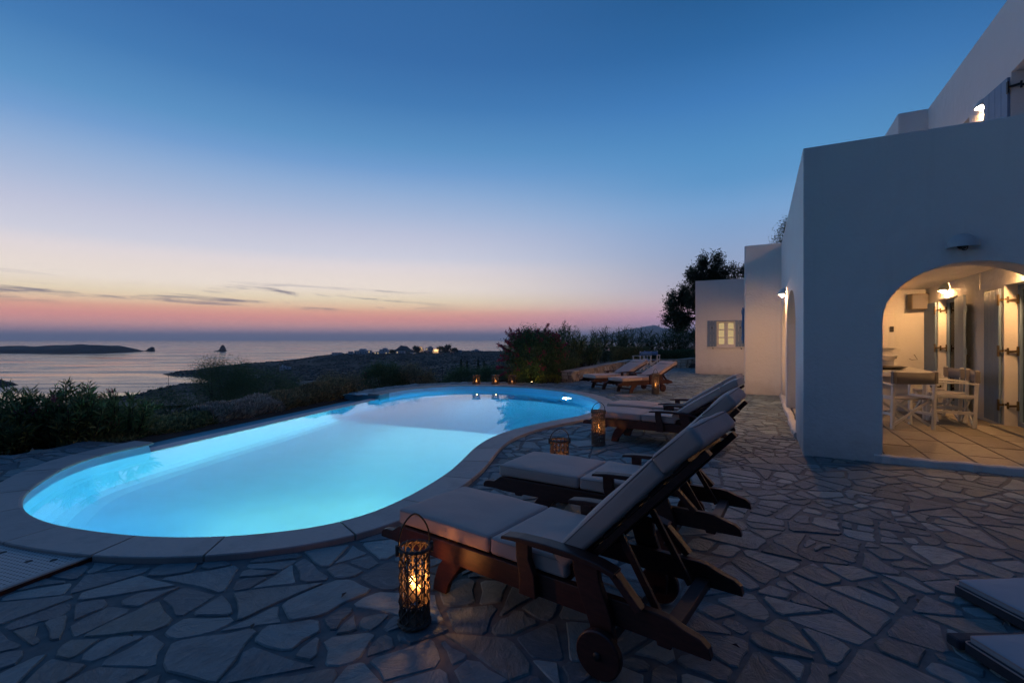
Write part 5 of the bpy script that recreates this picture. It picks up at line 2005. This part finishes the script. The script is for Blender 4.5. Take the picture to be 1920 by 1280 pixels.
def leaves(P, D, L, W, curl=0.25, seed=0):
    """lanceolate leaves: 6 vertices, 4 triangles-worth of quads each, folded along the midrib"""
    n = len(P)
    L = np.broadcast_to(L, n)[:, None]
    W = np.broadcast_to(W, n)[:, None]
    ref = rng.normal(size=(n, 3))
    S = np.cross(D, ref)
    S /= np.linalg.norm(S, axis=1)[:, None] + 1e-9
    N = np.cross(S, D)
    v0 = P
    mid = P + D * L * 0.45
    tip = P + D * L - N * L * curl
    v = np.stack([v0, mid + S * W * .5 + N * W * .12, mid, mid - S * W * .5 + N * W * .12, tip], axis=1).reshape(-1, 3)
    base = np.arange(n)[:, None] * 5
    f = np.concatenate([base + np.array([[0, 1, 2]]), base + np.array([[1, 4, 2]]), base + np.array([[0, 2, 3]]), base + np.array([[2, 4, 3]])], axis=0)
    return v, f

def quads(P, D, L, W):
    n = len(P)
    L = np.broadcast_to(L, n)[:, None]
    W = np.broadcast_to(W, n)[:, None]
    ref = rng.normal(size=(n, 3))
    S = np.cross(D, ref)
    S /= np.linalg.norm(S, axis=1)[:, None] + 1e-9
    v = np.stack([P, P + D * L * .5 + S * W * .5, P + D * L, P + D * L * .5 - S * W * .5], axis=1).reshape(-1, 3)
    base = np.arange(n)[:, None] * 4
    return v, base + np.array([[0, 1, 2, 3]])

def clump_points(n, spread, nclump, cl_r, surf=0.55):
    """points gathered in clumps over an ellipsoid of half axes spread (upper part favoured)"""
    c = rand_dirs(nclump, 0.35)
    rad = rng.uniform(surf, 1.0, nclump) ** 0.6
    c = c * rad[:, None] * np.array(spread)
    idx = rng.integers(0, nclump, n)
    off = rng.normal(size=(n, 3)) * cl_r
    return c[idx] + off, c, idx

def stems_mb(base, tips, r0=.018, r1=.005, bend=0.15, n=5):
    mb = MB()
    for t in tips:
        b = Vector(base) + Vector((rng.uniform(-.08, .08), rng.uniform(-.08, .08), 0))
        t = Vector(t)
        m = b.lerp(t, .5) + Vector((rng.uniform(-bend, bend), rng.uniform(-bend, bend), bend * .5))
        mb.tube([b, b.lerp(m, .5) , m, t], [r0, r0 * .8, (r0 + r1) / 2, r1], n)
    return mb

# pink oleanders on the sea side: long leaves in whorls on upright shoots
def oleander(base, h, spread, nsh, label, flowers, flower_mat, leafL=(.13, .21), group=None, single_leaves=0, mat='oleander', cat='shrub'):
    e = empty('oleander', base, 0, label=label, cat=cat, group=group)
    o = np.array(base)
    P, D, Ls = [], [], []
    tips = []
    mb = MB()
    fl = []
    for k in range(nsh):
        a = rng.uniform(0, 2 * PI)
        rr_ = math.sqrt(rng.uniform(0, 1))
        tip = np.array([math.cos(a) * rr_ * spread[0], math.sin(a) * rr_ * spread[1], h * (1 - .35 * rr_ ** 2) * rng.uniform(.62, 1.04)])
        b0 = tip * np.array([.35, .35, 0])
        mid = (b0 + tip) / 2 + np.array([tip[0] * .12, tip[1] * .12, .05])
        path_ = [Vector(b0), Vector(mid), Vector(tip)]
        mb.tube(path_, [.011, .007, .003], 5)
        m = int(rng.integers(34, 52))
        for q in range(m):
            u = rng.uniform(.15, 1.0) ** .75
            p = b0 * (1 - u) ** 2 + mid * 2 * u * (1 - u) + tip * u * u
            ax = (tip - b0) / np.linalg.norm(tip - b0)
            d = rng.normal(size=3)
            d -= ax * d.dot(ax)
            d /= np.linalg.norm(d)
            d = d * rng.uniform(.5, 1.0) + ax * rng.uniform(.35, 1.1)
            d /= np.linalg.norm(d)
            P.append(p)
            D.append(d)
            Ls.append(rng.uniform(*leafL) * (0.75 if u > .93 else 1))
        if k < flowers:
            fl.append(tip)
        tips.append(tip)
    P, D, Ls = np.array(P), np.array(D), np.array(Ls)
    mb.build('stem', M['stem'], e, smooth=True)
    order = np.argsort(np.hypot(P[:, 0] + o[0], P[:, 1] + o[1]) - 0.6 * P[:, 2])
    one = order[:single_leaves * 2:2] if single_leaves else []
    mask = np.ones(len(P), bool)
    mask[one] = False
    v, f = leaves(P[mask], D[mask], Ls[mask], Ls[mask] * .15)
    mesh_obj('foliage', np_mesh('foliage', v, f), M[mat], e, kind='stuff')
    for i in one:
        v, f = leaves(P[i:i + 1], D[i:i + 1], Ls[i:i + 1], Ls[i:i + 1] * .17)
        mesh_obj('leaf', np_mesh('leaf', v, f), M[mat], e)
    for t in fl:
        n = 34
        pp = t + rng.normal(size=(n, 3)) * np.array([.032, .032, .022]) + np.array([0, 0, .02])
        v, f = quads(pp, rand_dirs(n, .5), rng.uniform(.018, .032, n), rng.uniform(.016, .026, n))
        mesh_obj('flower_head', np_mesh('flower_head', v, f), M[flower_mat], e)
    return e

og = 'pink oleanders at the sea side of the paving'
oleander((-6.95, 6.65, -.35), 1.12, (.58, .45), 62, 'pink oleander at the edge of the frame beside the stone flags', 5, 'pink', single_leaves=70, group=og)
oleander((-6.35, 6.95, -.35), 1.16, (.56, .45), 66, 'tallest pink oleander, in the middle of its row by the flags', 8, 'pink', single_leaves=90, group=og)
oleander((-6.05, 7.50, -.40), 1.12, (.48, .40), 40, 'loose pink oleander next to the clipped hedge with one flower head held high', 3, 'pink', single_leaves=60, group=og)
oleander((-7.75, 6.45, -.35), 1.05, (.55, .45), 70, 'pink oleander cut by the frame, outermost of its row', 4, 'pink', group=og)

# low clipped hedge along the overflow channel
def hedge(a, b, w, h0, h1, zb, n, mat, label, leafL=.028, name='hedge', cat='hedge', upright=0.2, group=None):
    a, b = Vector(a), Vector(b)
    d = b - a
    L = d.length
    e = empty(name, (a.x, a.y, 0), math.atan2(d.y, d.x), label=label, cat=cat, group=group)
    x = rng.uniform(0, L, n)
    top = rng.uniform(0, 1, n) < 0.62
    y = np.where(top, rng.uniform(-w / 2, w / 2, n), np.where(rng.uniform(0, 1, n) < .8, -w / 2 + np.abs(rng.normal(0, .06, n)), w / 2))
    hh = h0 + (h1 - h0) * x / L
    lump = np.array([noise.noise(Vector((xx * 2.2, yy * 2.2, 7 + a.x))) + .5 * noise.noise(Vector((xx * 6, yy * 6, 3))) for xx, yy in zip(x, y)])
    edge = 1 - 0.35 * np.abs(y / (w / 2)) ** 3
    ztop = zb + (hh - zb) * edge + lump * .07
    z = np.where(top, ztop - np.abs(rng.normal(0, .035, n)), zb + (ztop - zb) * rng.uniform(0, 1, n))
    y = y + np.where(top, 0, lump * .08)
    P = np.stack([x, y, z], 1)
    D = rand_dirs(n, upright * 3)
    D[:, 1] -= np.where(top, 0, .5)
    D /= np.linalg.norm(D, axis=1)[:, None]
    v, f = quads(P, D, rng.uniform(.7, 1.4, n) * leafL, rng.uniform(.35, .6, n) * leafL)
    mesh_obj('foliage', np_mesh('foliage', v, f), M[mat], e)
    mb = MB()
    m = int(L / .16)
    for k in range(m):
        xx = L * (k + .5) / m
        yy = rng.uniform(-w / 3, w / 3)
        mb.tube([(xx, yy, zb - .05), (xx + rng.uniform(-.08, .08), yy * 1.2, (zb + h0) / 2), (xx + rng.uniform(-.12, .12), yy * 1.4, zb + (min(h0, h1) - zb) * .85)], [.012, .009, .004], 4)
    mb.build('stem', M['stem'], e)
    return e

HB = WEIR_A + wout * 1.44
hp = lambda s, o=0.0: (HB + wdir * s + wout * o).to_tuple()
hg = 'low planting along the blue overflow channel'
hedge(hp(-.15, .1), hp(2.05), .86, -.02, .09, -.26, 15000, 'hedge_green', 'low rounded dark green hedge next to the loose oleander', .062, group=hg)
hedge(hp(2.0), hp(3.7), .80, .11, .15, -.26, 11000, 'hedge_grey', 'silver grey lavender hedge in the middle of the channel side planting', .085, upright=.8, group=hg)
hedge(hp(3.65), hp(6.5), .80, .13, .31, -.26, 15000, 'hedge_brown', 'brownish olive hedge at the far end of the overflow channel', .072, upright=.5, group=hg)

def shrub(name, base, spread, h, n, mat, label, nclump=60, cl_r=.16, leafL=.05, trunk=True, group=None, flowers=0, flower_mat='pink', cat='shrub', lean=.35, wl=.5):
    e = empty(name, base, 0, label=label, cat=cat, group=group)
    P, c, idx = clump_points(n, (spread[0], spread[1], h * .55), nclump, cl_r)
    P[:, 2] += h * .5
    c = c + np.array([0, 0, h * .5])
    keep = P[:, 2] > -.05
    P = P[keep]
    D = rand_dirs(len(P), lean)
    v, f = quads(P, D, rng.uniform(.7, 1.4, len(P)) * leafL, rng.uniform(.7, 1.2, len(P)) * leafL * wl)
    mesh_obj('foliage', np_mesh('foliage', v, f), M[mat], e)
    stems_mb((0, 0, -.1), c[:: max(1, nclump // 16)]).build('stem', M['stem'], e, smooth=True)
    for t in c[rng.permutation(nclump)[:flowers]]:
        m = 16
        pp = t * 1.06 + rng.normal(size=(m, 3)) * .05
        v, f = quads(pp, rand_dirs(m, .5), rng.uniform(.03, .06, m), rng.uniform(.03, .05, m))
        mesh_obj('flower_head', np_mesh('flower_head', v, f), M[flower_mat], e)
    return e

sg_ = 'dark shrubs on the slope below the hedge'
shrub('slope_shrub', (-9.3, 15.6, -1.2), (1.25, .9), 1.75, 22000, 'dark_leaf', 'big dark feathery shrub with a twig sticking up against the sea', 80, .17, .05, group=sg_, wl=.3)
shrub('slope_shrub', (-7.9, 15.2, -1.1), (1.35, .9), 1.45, 22000, 'dark_leaf', 'broad dark shrub between the tall feathery one and the hedge end', 80, .17, .05, group=sg_, wl=.3)
shrub('slope_shrub', (-10.2, 14.2, -1.4), (.8, .7), 1.15, 8000, 'dark_leaf', 'smaller dark shrub at the edge of the pale field', 40, .15, .05, group=sg_, wl=.3)
shrub('slope_shrub', (-4.4, 16.6, -.5), (.75, .55), .95, 14000, 'dark_leaf', 'round dark shrub with a few red flowers beyond the far coping end', 50, .13, .045, group=sg_, flowers=4)
shrub('slope_shrub', (-3.4, 16.9, -.5), (.7, .5), .85, 13000, 'hedge_brown', 'olive brown shrub behind the far rim of the pool', 50, .13, .045, group=sg_, flowers=2)
shrub('slope_shrub', (-5.5, 15.4, -.6), (.9, .6), .75, 12000, 'hedge_brown', 'low brownish shrub behind the hedge end', 50, .13, .045, group=sg_)
shrub('slope_shrub', (-1.9, 19.5, -.8), (.9, .6), .9, 10000, 'dark_leaf', 'low dark shrub behind the three low lanterns', 50, .14, .05, group=sg_)
shrub('slope_shrub', (-.7, 18.9, -.8), (.8, .6), 1.0, 10000, 'dark_leaf', 'low dark shrub between the lanterns and the flowering bush', 50, .14, .05, group=sg_)

# bougainvillea with long flowering shoots
bg_e = empty('bougainvillea', (.78, 16.4, -.1), 0, label='large bougainvillea with long arching red magenta shoots', cat='flowering shrub')
P, c, idx = clump_points(34000, (1.0, .75, .86), 110, .15)
P[:, 2] += .85
D = rand_dirs(len(P), .3)
v, f = quads(P, D, rng.uniform(.03, .065, len(P)), rng.uniform(.02, .04, len(P)))
mesh_obj('foliage', np_mesh('foliage', v, f), M['bougain_leaf'], bg_e)
bm_ = stems_mb((0, 0, -.1), (c + np.array([0, 0, .85]))[::6], .03, .006, .2)
shootP, shootLeaf = [], []
shoots = [(-1.28, .1, 1.34, .2), (-1.0, 0, 1.75, .18), (-.88, .1, 1.88, .15), (-.62, -.1, 1.78, .12), (-.5, 0, 1.72, .1), (-.25, .1, 1.8, .1), (.05, -.1, 1.78, .08), (.45, 0, 2.03, -.25), (.62, 0, 1.70, -.1), (-1.15, -.2, .95, .2), (-1.25, -.2, .78, .2),
          (-1.32, 0, .52, .15), (-1.05, -.3, 1.15, .2), (-.9, -.4, 1.35, .15), (-.75, .2, 1.6, .1), (.25, .2, 1.7, 0), (.85, 0, 1.5, -.1), (-1.2, .2, .25, .1), (1.05, -.2, 1.35, -.1), (-.4, -.3, 1.6, .1)]
for k in range(14):
    a_ = rng.uniform(-1.25, .9)
    shoots.append((a_, rng.uniform(-.4, .3), 1.82 - .42 * abs(a_ + .05) ** 1.6 + rng.uniform(-.05, .22), -.18 * a_))
for x, y, z, cv_ in shoots:
    b = np.array([x * .35, y * .4, .55 if z > .6 else .3])
    t = np.array([x, y, z])
    m_ = (b + t) / 2 + np.array([cv_ * .4, 0, .22])
    pts = []
    for k in range(9):
        u = k / 8
        pts.append(b * (1 - u) ** 2 + m_ * 2 * u * (1 - u) + t * u * u)
    bm_.tube([Vector(p) for p in pts], [.010 - .007 * k / 8 for k in range(9)], 5)
    for k in range(230):
        u = rng.uniform(.45, 1.0)
        p = b * (1 - u) ** 2 + m_ * 2 * u * (1 - u) + t * u * u
        (shootP if rng.uniform() < (.35 + .55 * (u > .72)) else shootLeaf).append(p + rng.normal(size=3) * .022 * (1.25 - u * .4))
bm_.build('stem', M['stem'], bg_e, smooth=True)
v, f = quads(np.array(shootLeaf), rand_dirs(len(shootLeaf), .4), rng.uniform(.03, .05, len(shootLeaf)), rng.uniform(.018, .03, len(shootLeaf)))
mesh_obj('shoot_leaves', np_mesh('shoot_leaves', v, f), M['bougain_leaf'], bg_e)
v, f = quads(np.array(shootP), rand_dirs(len(shootP), .4), rng.uniform(.035, .06, len(shootP)), rng.uniform(.028, .045, len(shootP)))
mesh_obj('flower_spikes', np_mesh('flower_spikes', v, f), M['bract'], bg_e)
fc = (c + np.array([0, 0, .85]))[rng.permutation(110)[:62]]
pp = np.concatenate([q * np.array([1.14, 1.2, 1.06]) + rng.normal(size=(26, 3)) * .045 for q in fc])
v, f = quads(pp, rand_dirs(len(pp), .4), rng.uniform(.035, .06, len(pp)), rng.uniform(.03, .05, len(pp)))
mesh_obj('flower_clusters', np_mesh('flower_clusters', v, f), M['bract'], bg_e)

og = 'shrubs behind the low rubble wall'
oleander((2.05, 18.6, .05), 2.05, (.8, .6), 95, 'white flowering oleander behind the near end of the rubble wall', 12, 'white_flower', (.12, .20), og, mat='dark_leaf')
oleander((3.1, 20.6, .05), 1.75, (.8, .6), 75, 'dark oleander farther along the rubble wall, before the clipped hedge', 2, 'white_flower', (.12, .20), og, mat='dark_leaf')
oleander((1.35, 17.7, .0), 1.7, (.6, .5), 50, 'dark oleander tangled into the side of the bougainvillea', 0, 'white_flower', (.12, .18), og, mat='dark_leaf')
shrub('wall_shrub', (1.75, 17.35, .0), (.5, .4), .95, 9000, 'dark_leaf', 'low dark shrub leaning over the end of the rubble wall', 40, .12, .05, group=og)
# small plants at the foot of the bougainvillea, lit yellow by a spotlight
for x, y, s_, lab in ((.02, 15.78, .21, 'small yellow green plant glowing beside the low lantern'), (.95, 15.55, .15, 'tiny lit plant at the bougainvillea foot'), (1.35, 15.62, .18, 'small lit plant near the rubble wall end')):
    shrub('border_plant', (x, y, -.02), (s_, s_ * .8), s_ * 1.5, 500, 'lit_shrub', lab, 14, .05, .05, cat='plant', group='border plants lit by a hidden spotlight')
gl = empty('garden_spotlight', (.62, 15.25, 0), 0, label='small garden spotlight at the foot of the bougainvillea', cat='spotlight')
MB().lathe([(.001, 0), (.03, 0), (.035, .05), (.04, .06), (.03, .06), (.001, .05)], 14).build('body', M['iron'], gl, smooth=True)
MB().disc(.029, .0605, 14).build('lens', M['bulb'], gl)
ld = bpy.data.lights.new('spot_beam', 'SPOT')
ld.energy = 4.5
ld.color = (1, .80, .25)
ld.spot_size = R(150)
ld.spot_blend = 1
ld.shadow_soft_size = .03
lo = bpy.data.objects.new('spot_beam', ld)
COL.objects.link(lo)
lo.location = (.62, 15.25, .09)
lo.rotation_euler = (R(118), 0, 0)

# reeds and the clipped hedge at the far end
def reed_bed(base, w, d, h, n, label):
    e = empty('reed_clump', base, 0, label=label, cat='reeds', group='tall reeds closing the far end of the garden')
    mb_P, mb_D, LL = [], [], []
    st = MB()
    for k in range(n):
        x, y = rng.uniform(-w / 2, w / 2), rng.uniform(-d / 2, d / 2)
        hh = h * rng.uniform(.65, 1.08)
        lx, ly = rng.normal(0, .12), rng.normal(0, .12)
        if k % 3 == 0:
            st.tube([(x, y, 0), (x + lx * .4, y + ly * .4, hh * .6), (x + lx, y + ly, hh)], [.012, .009, .003], 4, cap=False)
        for q in range(26):
            u = rng.uniform(.25, 1)
            mb_P.append((x + lx * u, y + ly * u, hh * u))
            a = rng.uniform(0, 2 * PI)
            dd = np.array([math.cos(a), math.sin(a), rng.uniform(.3, 1.6)])
            mb_D.append(dd / np.linalg.norm(dd))
            LL.append(rng.uniform(.22, .42))
    v, f = leaves(np.array(mb_P), np.array(mb_D), np.array(LL), .035, .5)
    mesh_obj('foliage', np_mesh('foliage', v, f), M['reed'], e, kind='stuff')
    st.build('stem', M['stem'], e)
    return e
for k, (x, y, w, h, lab) in enumerate(((5.6, 27.5, 2.0, 1.95, 'thin clump of reeds next to the white oleander'), (7.3, 28.4, 2.2, 1.8, 'reeds rising straight behind the clipped box hedge'), (9.0, 28.6, 2.2, 1.85, 'reeds above the blue director chairs'),
                                       (10.6, 28.4, 2.2, 2.0, 'reeds beside the small annex under the tree'), (12.0, 28.0, 2.0, 2.2, 'tallest reeds at the tree trunk, half behind the annex'))):
    reed_bed((x, y, -.35), w, 1.8, h + .3, 70, lab)
hedge((5.35, 26.3, 0), (7.4, 26.2, 0), .9, .98, .98, -.1, 26000, 'hedge_green', 'square clipped green hedge above the rubble wall', .05, name='clipped_hedge')
hedge((7.4, 27.0, 0), (11.5, 26.6, 0), .9, .75, .85, -.1, 26000, 'dark_leaf', 'dark loose hedge between the clipped hedge and the annex', .055, name='loose_hedge')

def tree(base, blobs, n, trunk_h, label, leafL=.10, lean=(0, 0)):
    e = empty('garden_tree', base, 0, label=label, cat='tree')
    b = np.array(base)
    mb = MB()
    top = Vector((lean[0], lean[1], trunk_h))
    mb.tube([(0, 0, -.3), (lean[0] * .3, lean[1] * .3, trunk_h * .5), top], [.20, .15, .12], 9)
    P = []
    for (x, y, z, r) in blobs:
        q = Vector((x, y, z))
        m = top.lerp(q, .5) + Vector((0, 0, .15 * r))
        mb.tube([top, m, q], [.09, .06, .02], 6)
        nc_ = max(5, int(16 * r * r))
        cc = rand_dirs(nc_, .1) * (rng.uniform(.25, 1, nc_) ** .5)[:, None] * r + np.array([x, y, z])
        for t in cc:
            mb.tube([q, q.lerp(Vector(t), .6) + Vector((0, 0, .05)), Vector(t)], [.022, .014, .005], 4, cap=False)
            k = int(n * r * r / nc_)
            sp_ = rng.normal(size=(k, 3)) * np.array([.17, .17, .22]) + np.array([0, 0, -.08])
            P.append(t + sp_)
    mb.build('trunk', M['bark'], e, smooth=True)
    P = np.concatenate(P)
    D = rand_dirs(len(P), -.7)
    v, f = leaves(P, D, rng.uniform(.7, 1.3, len(P)) * leafL, leafL * .26)
    mesh_obj('crown', np_mesh('crown', v, f), M['tree_leaf'], e)
    return e

TY = 30.0
def tp(px, py):
    return ((px - 960) * TY / FPX - 11.9, rng.uniform(-.8, .8), EYE - (py - 636) * TY / FPX)
tree((11.9, TY, -.3), [(*tp(1330, 490), .75), (*tp(1300, 505), .55), (*tp(1352, 510), .8), (*tp(1380, 500), .6), (*tp(1395, 540), .5), (*tp(1300, 545), .8), (*tp(1275, 560), .7), (*tp(1262, 580), .5), (*tp(1290, 590), .65),
                       (*tp(1325, 530), .8), (*tp(1345, 545), .8), (*tp(1272, 600), .4), (*tp(1320, 575), .7), (*tp(1310, 610), .5), (*tp(1284, 540), .5)],
     5200, 3.2, 'broad dark eucalyptus tree rising behind the low annex', .19, (.3, 0))
tree((15.6, 27.5, -.3), [(-.35, 0, 7.3, .55), (.2, 0, 7.9, .6), (-.5, .2, 6.9, .4), (.5, 0, 7.0, .7)], 2600, 6.2, 'sparse treetop showing above the corner of the tall annex', .13)

# ------------------------------------------------------------------ village on the far headland
VG = 'white houses scattered over the far headland'
def village_house(px, py, wpx, Y, label, lit=0, hpx=None, wing=0.0, extra=None, sink=1.0):
    k = Y / FPX
    w = wpx * k
    h = (hpx if hpx else max(4, wpx * .42)) * k
    z = EYE - (py - 636) * k
    e = empty('village_house', ((px - 960) * k, Y, z), rng.uniform(-.12, .12), label=label, cat='house', group=VG)
    d = max(5, w * .5)
    mb = MB()
    mb.box(-w / 2, w / 2, 0, d, -h - 6 * sink, 0)
    if wing:
        mb.box(-w * .15, w * .30, d * .2, d, 0.01, h * .55)
    mb.box(-w / 2, w / 2, 0, .4, 0, .35)
    mb.build('wall', M['village'], e)
    m = max(1, int(w / 5))
    for q in range(m):
        x = -w / 2 + w * (q + .5) / m
        on = q < lit
        MB().box(x - .75, x + .75, -.12, -.02, -h * .72, -h * .28).build('window', (M['village_bright'] if extra == 'bright' else M['village_light']) if on else M['dark_glass'], e)
    if extra == 'dome':
        MB().lathe([(w * .16 * math.cos(a), .3 + w * .16 * math.sin(a)) for a in [PI / 2 * k2 / 6 for k2 in range(7)]], 14, Matrix.Translation((-w * .3, d * .5, 0))).build('dome', M['village'], e, smooth=True)
    if extra == 'belfry':
        mb = MB()
        mb.box(-w * .36, -w * .22, d * .3, d * .5, 0, h * .9)
        mb.box(-w * .10, w * .04, d * .3, d * .5, 0, h * .45)
        mb.build('belfry', M['village'], e)
    return e

H = [(630, 661, 17, 1010, 'low flat white house at the seaward end of the headland crest', 0, 4, 0),
     (657, 659, 9, 1010, 'small white house between the crest end house and the long pale hotel', 0, 4, 0),
     (676, 657.5, 24, 1030, 'long pale two part house on the headland crest', 0, 6.5, 1),
     (692, 657, 8, 1040, 'house with one small lit window next to the long pale house', 1, 5, 0),
     (706, 660, 10, 1020, 'pair of lit windows below the long pale house', 2, 4, 0),
     (719, 655, 16, 1060, 'pale flat roofed house at the foot of the rocky knoll', 0, 5, 1),
     (727, 660, 12, 1015, 'row of small lights below the rocky knoll', 2, 3.5, 0),
     (750, 658, 16, 1030, 'wide white house with a lit corner under the knoll', 1, 5, 0),
     (774, 661, 10, 1020, 'lit doorway standing alone below the knoll', 2, 4, 0),
     (788, 652.5, 12, 1080, 'white house with a bright window on the ridge past the knoll', 1, 5, 1),
     (805, 652, 14, 1080, 'stepped white houses next to the brightest light', 1, 5, 1),
     (817, 655, 11, 1050, 'brightest orange lit house on the headland', 2, 6, 0),
     (797, 663.5, 16, 1000, 'unlit low white house on the slope below the brightest light', 0, 4, 0),
     (849, 656, 10, 1060, 'small house with one light beyond the brightest house', 1, 4, 0),
     (862, 656.5, 8, 1070, 'pale house among dark trees on the ridge', 0, 4, 0),
     (892, 656.5, 14, 1090, 'low pale houses toward the flowering bush', 0, 3.5, 1),
     (929, 659.5, 7, 1100, 'tiny house with a single light beside the flowering bush', 1, 3, 0),
     (470, 703, 24, 560, 'white walled building low down behind the dark feathery shrub', 0, 4.5, 0),
     (599, 712, 13, 420, 'small grey glasshouse by a dark tree in the valley', 0, 5, 0),
     (926, 691, 16, 610, 'white house in the valley near the flowering bush', 0, 4.5, 0),
     (934, 701, 8, 480, 'small square white house low in the valley', 0, 5, 0),
     (858, 700, 18, 520, 'long low pale shed in the valley behind the lanterns', 0, 3.5, 0)]
for (px, py, w, Y, lab, lit, hp_, wing) in H:
    village_house(px, py, w, Y, lab, lit, hp_, wing, 'bright' if 'brightest orange' in lab else None)
village_house(533, 688, 18, 760, 'white hillside chapel with a little belfry', 0, 4.5, 0, 'belfry')
village_house(948, 693, 18, 600, 'white domed chapel in the valley beside the flowering bush', 0, 5, 0, 'dome')
def lamp_light_at(px, py, Y, power):
    ld = bpy.data.lights.new('village_lamp', 'POINT')
    ld.energy = power
    ld.color = (1, .55, .2)
    ld.shadow_soft_size = .5
    lo = bpy.data.objects.new('village_lamp', ld)
    COL.objects.link(lo)
    lo.location = at(px, py, Y)
lamp_light_at(817, 655.5, 1046, 3500)
lamp_light_at(788, 653.5, 1076, 1500)

VT = 'dark trees among the headland houses'
for px, py, w, Y, lab in ((780, 655, 14, 1050, 'round dark tree beside the rocky knoll'), (826, 655, 14, 1060, 'dark tree beside the brightest house'), (840, 655, 18, 1065, 'wide dark tree on the ridge past the brightest house'),
                          (852, 657, 12, 1060, 'dark tree at the seaward side of the ridge trees end'), (604, 716, 14, 420, 'dark tree by the grey glasshouse'), (735, 659, 10, 1010, 'small dark tree under the knoll')):
    k = Y / FPX
    w2 = w * k / 2
    e = empty('headland_tree', at(px, py + 2, Y), 0, label=lab, cat='tree', group=VT)
    P, c, _ = clump_points(500, (w2, w2 * .7, w2 * .55), 14, w2 * .2)
    P[:, 2] += w2 * .3
    v, f = quads(P, rand_dirs(len(P), .3), w2 * .35, w2 * .25)
    mesh_obj('crown', np_mesh('crown', v, f), M['tree_leaf'], e)
    MB().tube([(0, 0, -3), (0, 0, w2 * .4)], .3, 5).build('trunk', M['bark'], e)
for px, py, w, lab in ((1411 / 5.333 + 600, 694, 5, 'a'), (875.7, 697, 6, 'b'), (896.5, 695, 6, 'c'), (907.5, 697, 6, 'd')):
    Y = 180
    k = Y / FPX
    nm = {'a': 'slim cypress behind the three low lanterns, the one nearest the sea', 'b': 'slim cypress just over the end lantern', 'c': 'slim cypress over the gap between two low lanterns', 'd': 'slim cypress beside the white valley house'}[lab]
    e = empty('cypress', at(px, py + 18, Y), 0, label=nm, cat='tree', group='slim cypresses in the valley')
    hh = 38 * k
    n = 700
    u = rng.uniform(0, 1, n) ** 1.1
    rad = w * k * .5 * (1 - u) ** .7 * (.5 + u * .6 + .3) * rng.uniform(.3, 1, n)
    a = rng.uniform(0, 2 * PI, n)
    P = np.stack([rad * np.cos(a), rad * np.sin(a), u * hh], 1)
    v, f = quads(P, rand_dirs(n, 1.2), .5, .22)
    mesh_obj('crown', np_mesh('crown', v, f), M['tree_leaf'], e)
    MB().tube([(0, 0, -1.5), (0, 0, hh * .3)], .12, 5).build('trunk', M['bark'], e)

PG = 'poles standing in the valley'
for px, y0, y1, Y, r_, lab in ((264.5, 738, 780, 130, .11, 'utility pole in the pale field behind the oleander'), (315.5, 704, 722, 300, .14, 'thin pole against the bay beside the dark shrub'),
                               (829.5, 686, 720, 100, .09, 'tall thin pole behind the low lanterns'), (812, 698, 720, 110, .09, 'shorter thin pole in the valley next to the taller one')):
    b = at(px, y1, Y)
    t = at(px, y0, Y)
    e = empty('utility_pole', b, 0, label=lab, cat='pole', group=PG)
    MB().tube([(0, 0, -3), (0, 0, t.z - b.z)], [r_, r_ * .7], 8).build('post', M['pole'], e, smooth=True)
    MB().box(-.5, .5, -.05, .05, t.z - b.z - .45, t.z - b.z - .33).build('crossarm', M['pole'], e)

# ------------------------------------------------------------------ evening haze over land and sea
t = NT('haze_air')
pv = t.n('ShaderNodeVolumePrincipled', {'Color': (0.96, 0.97, 1.0), 'Density': HAZE_DENSITY, 'Anisotropy': 0.35})
for nm_ in ('Density Attribute', 'Temperature Attribute', 'Color Attribute'):
    if nm_ in pv.inputs:
        pv.inputs[nm_].default_value = ''
t.t.links.new(pv.outputs[0], t.out.inputs['Volume'])
hz = MB().box(-44000, 44000, -44000, 44000, -80, 420).build('haze', t.m, kind='stuff')
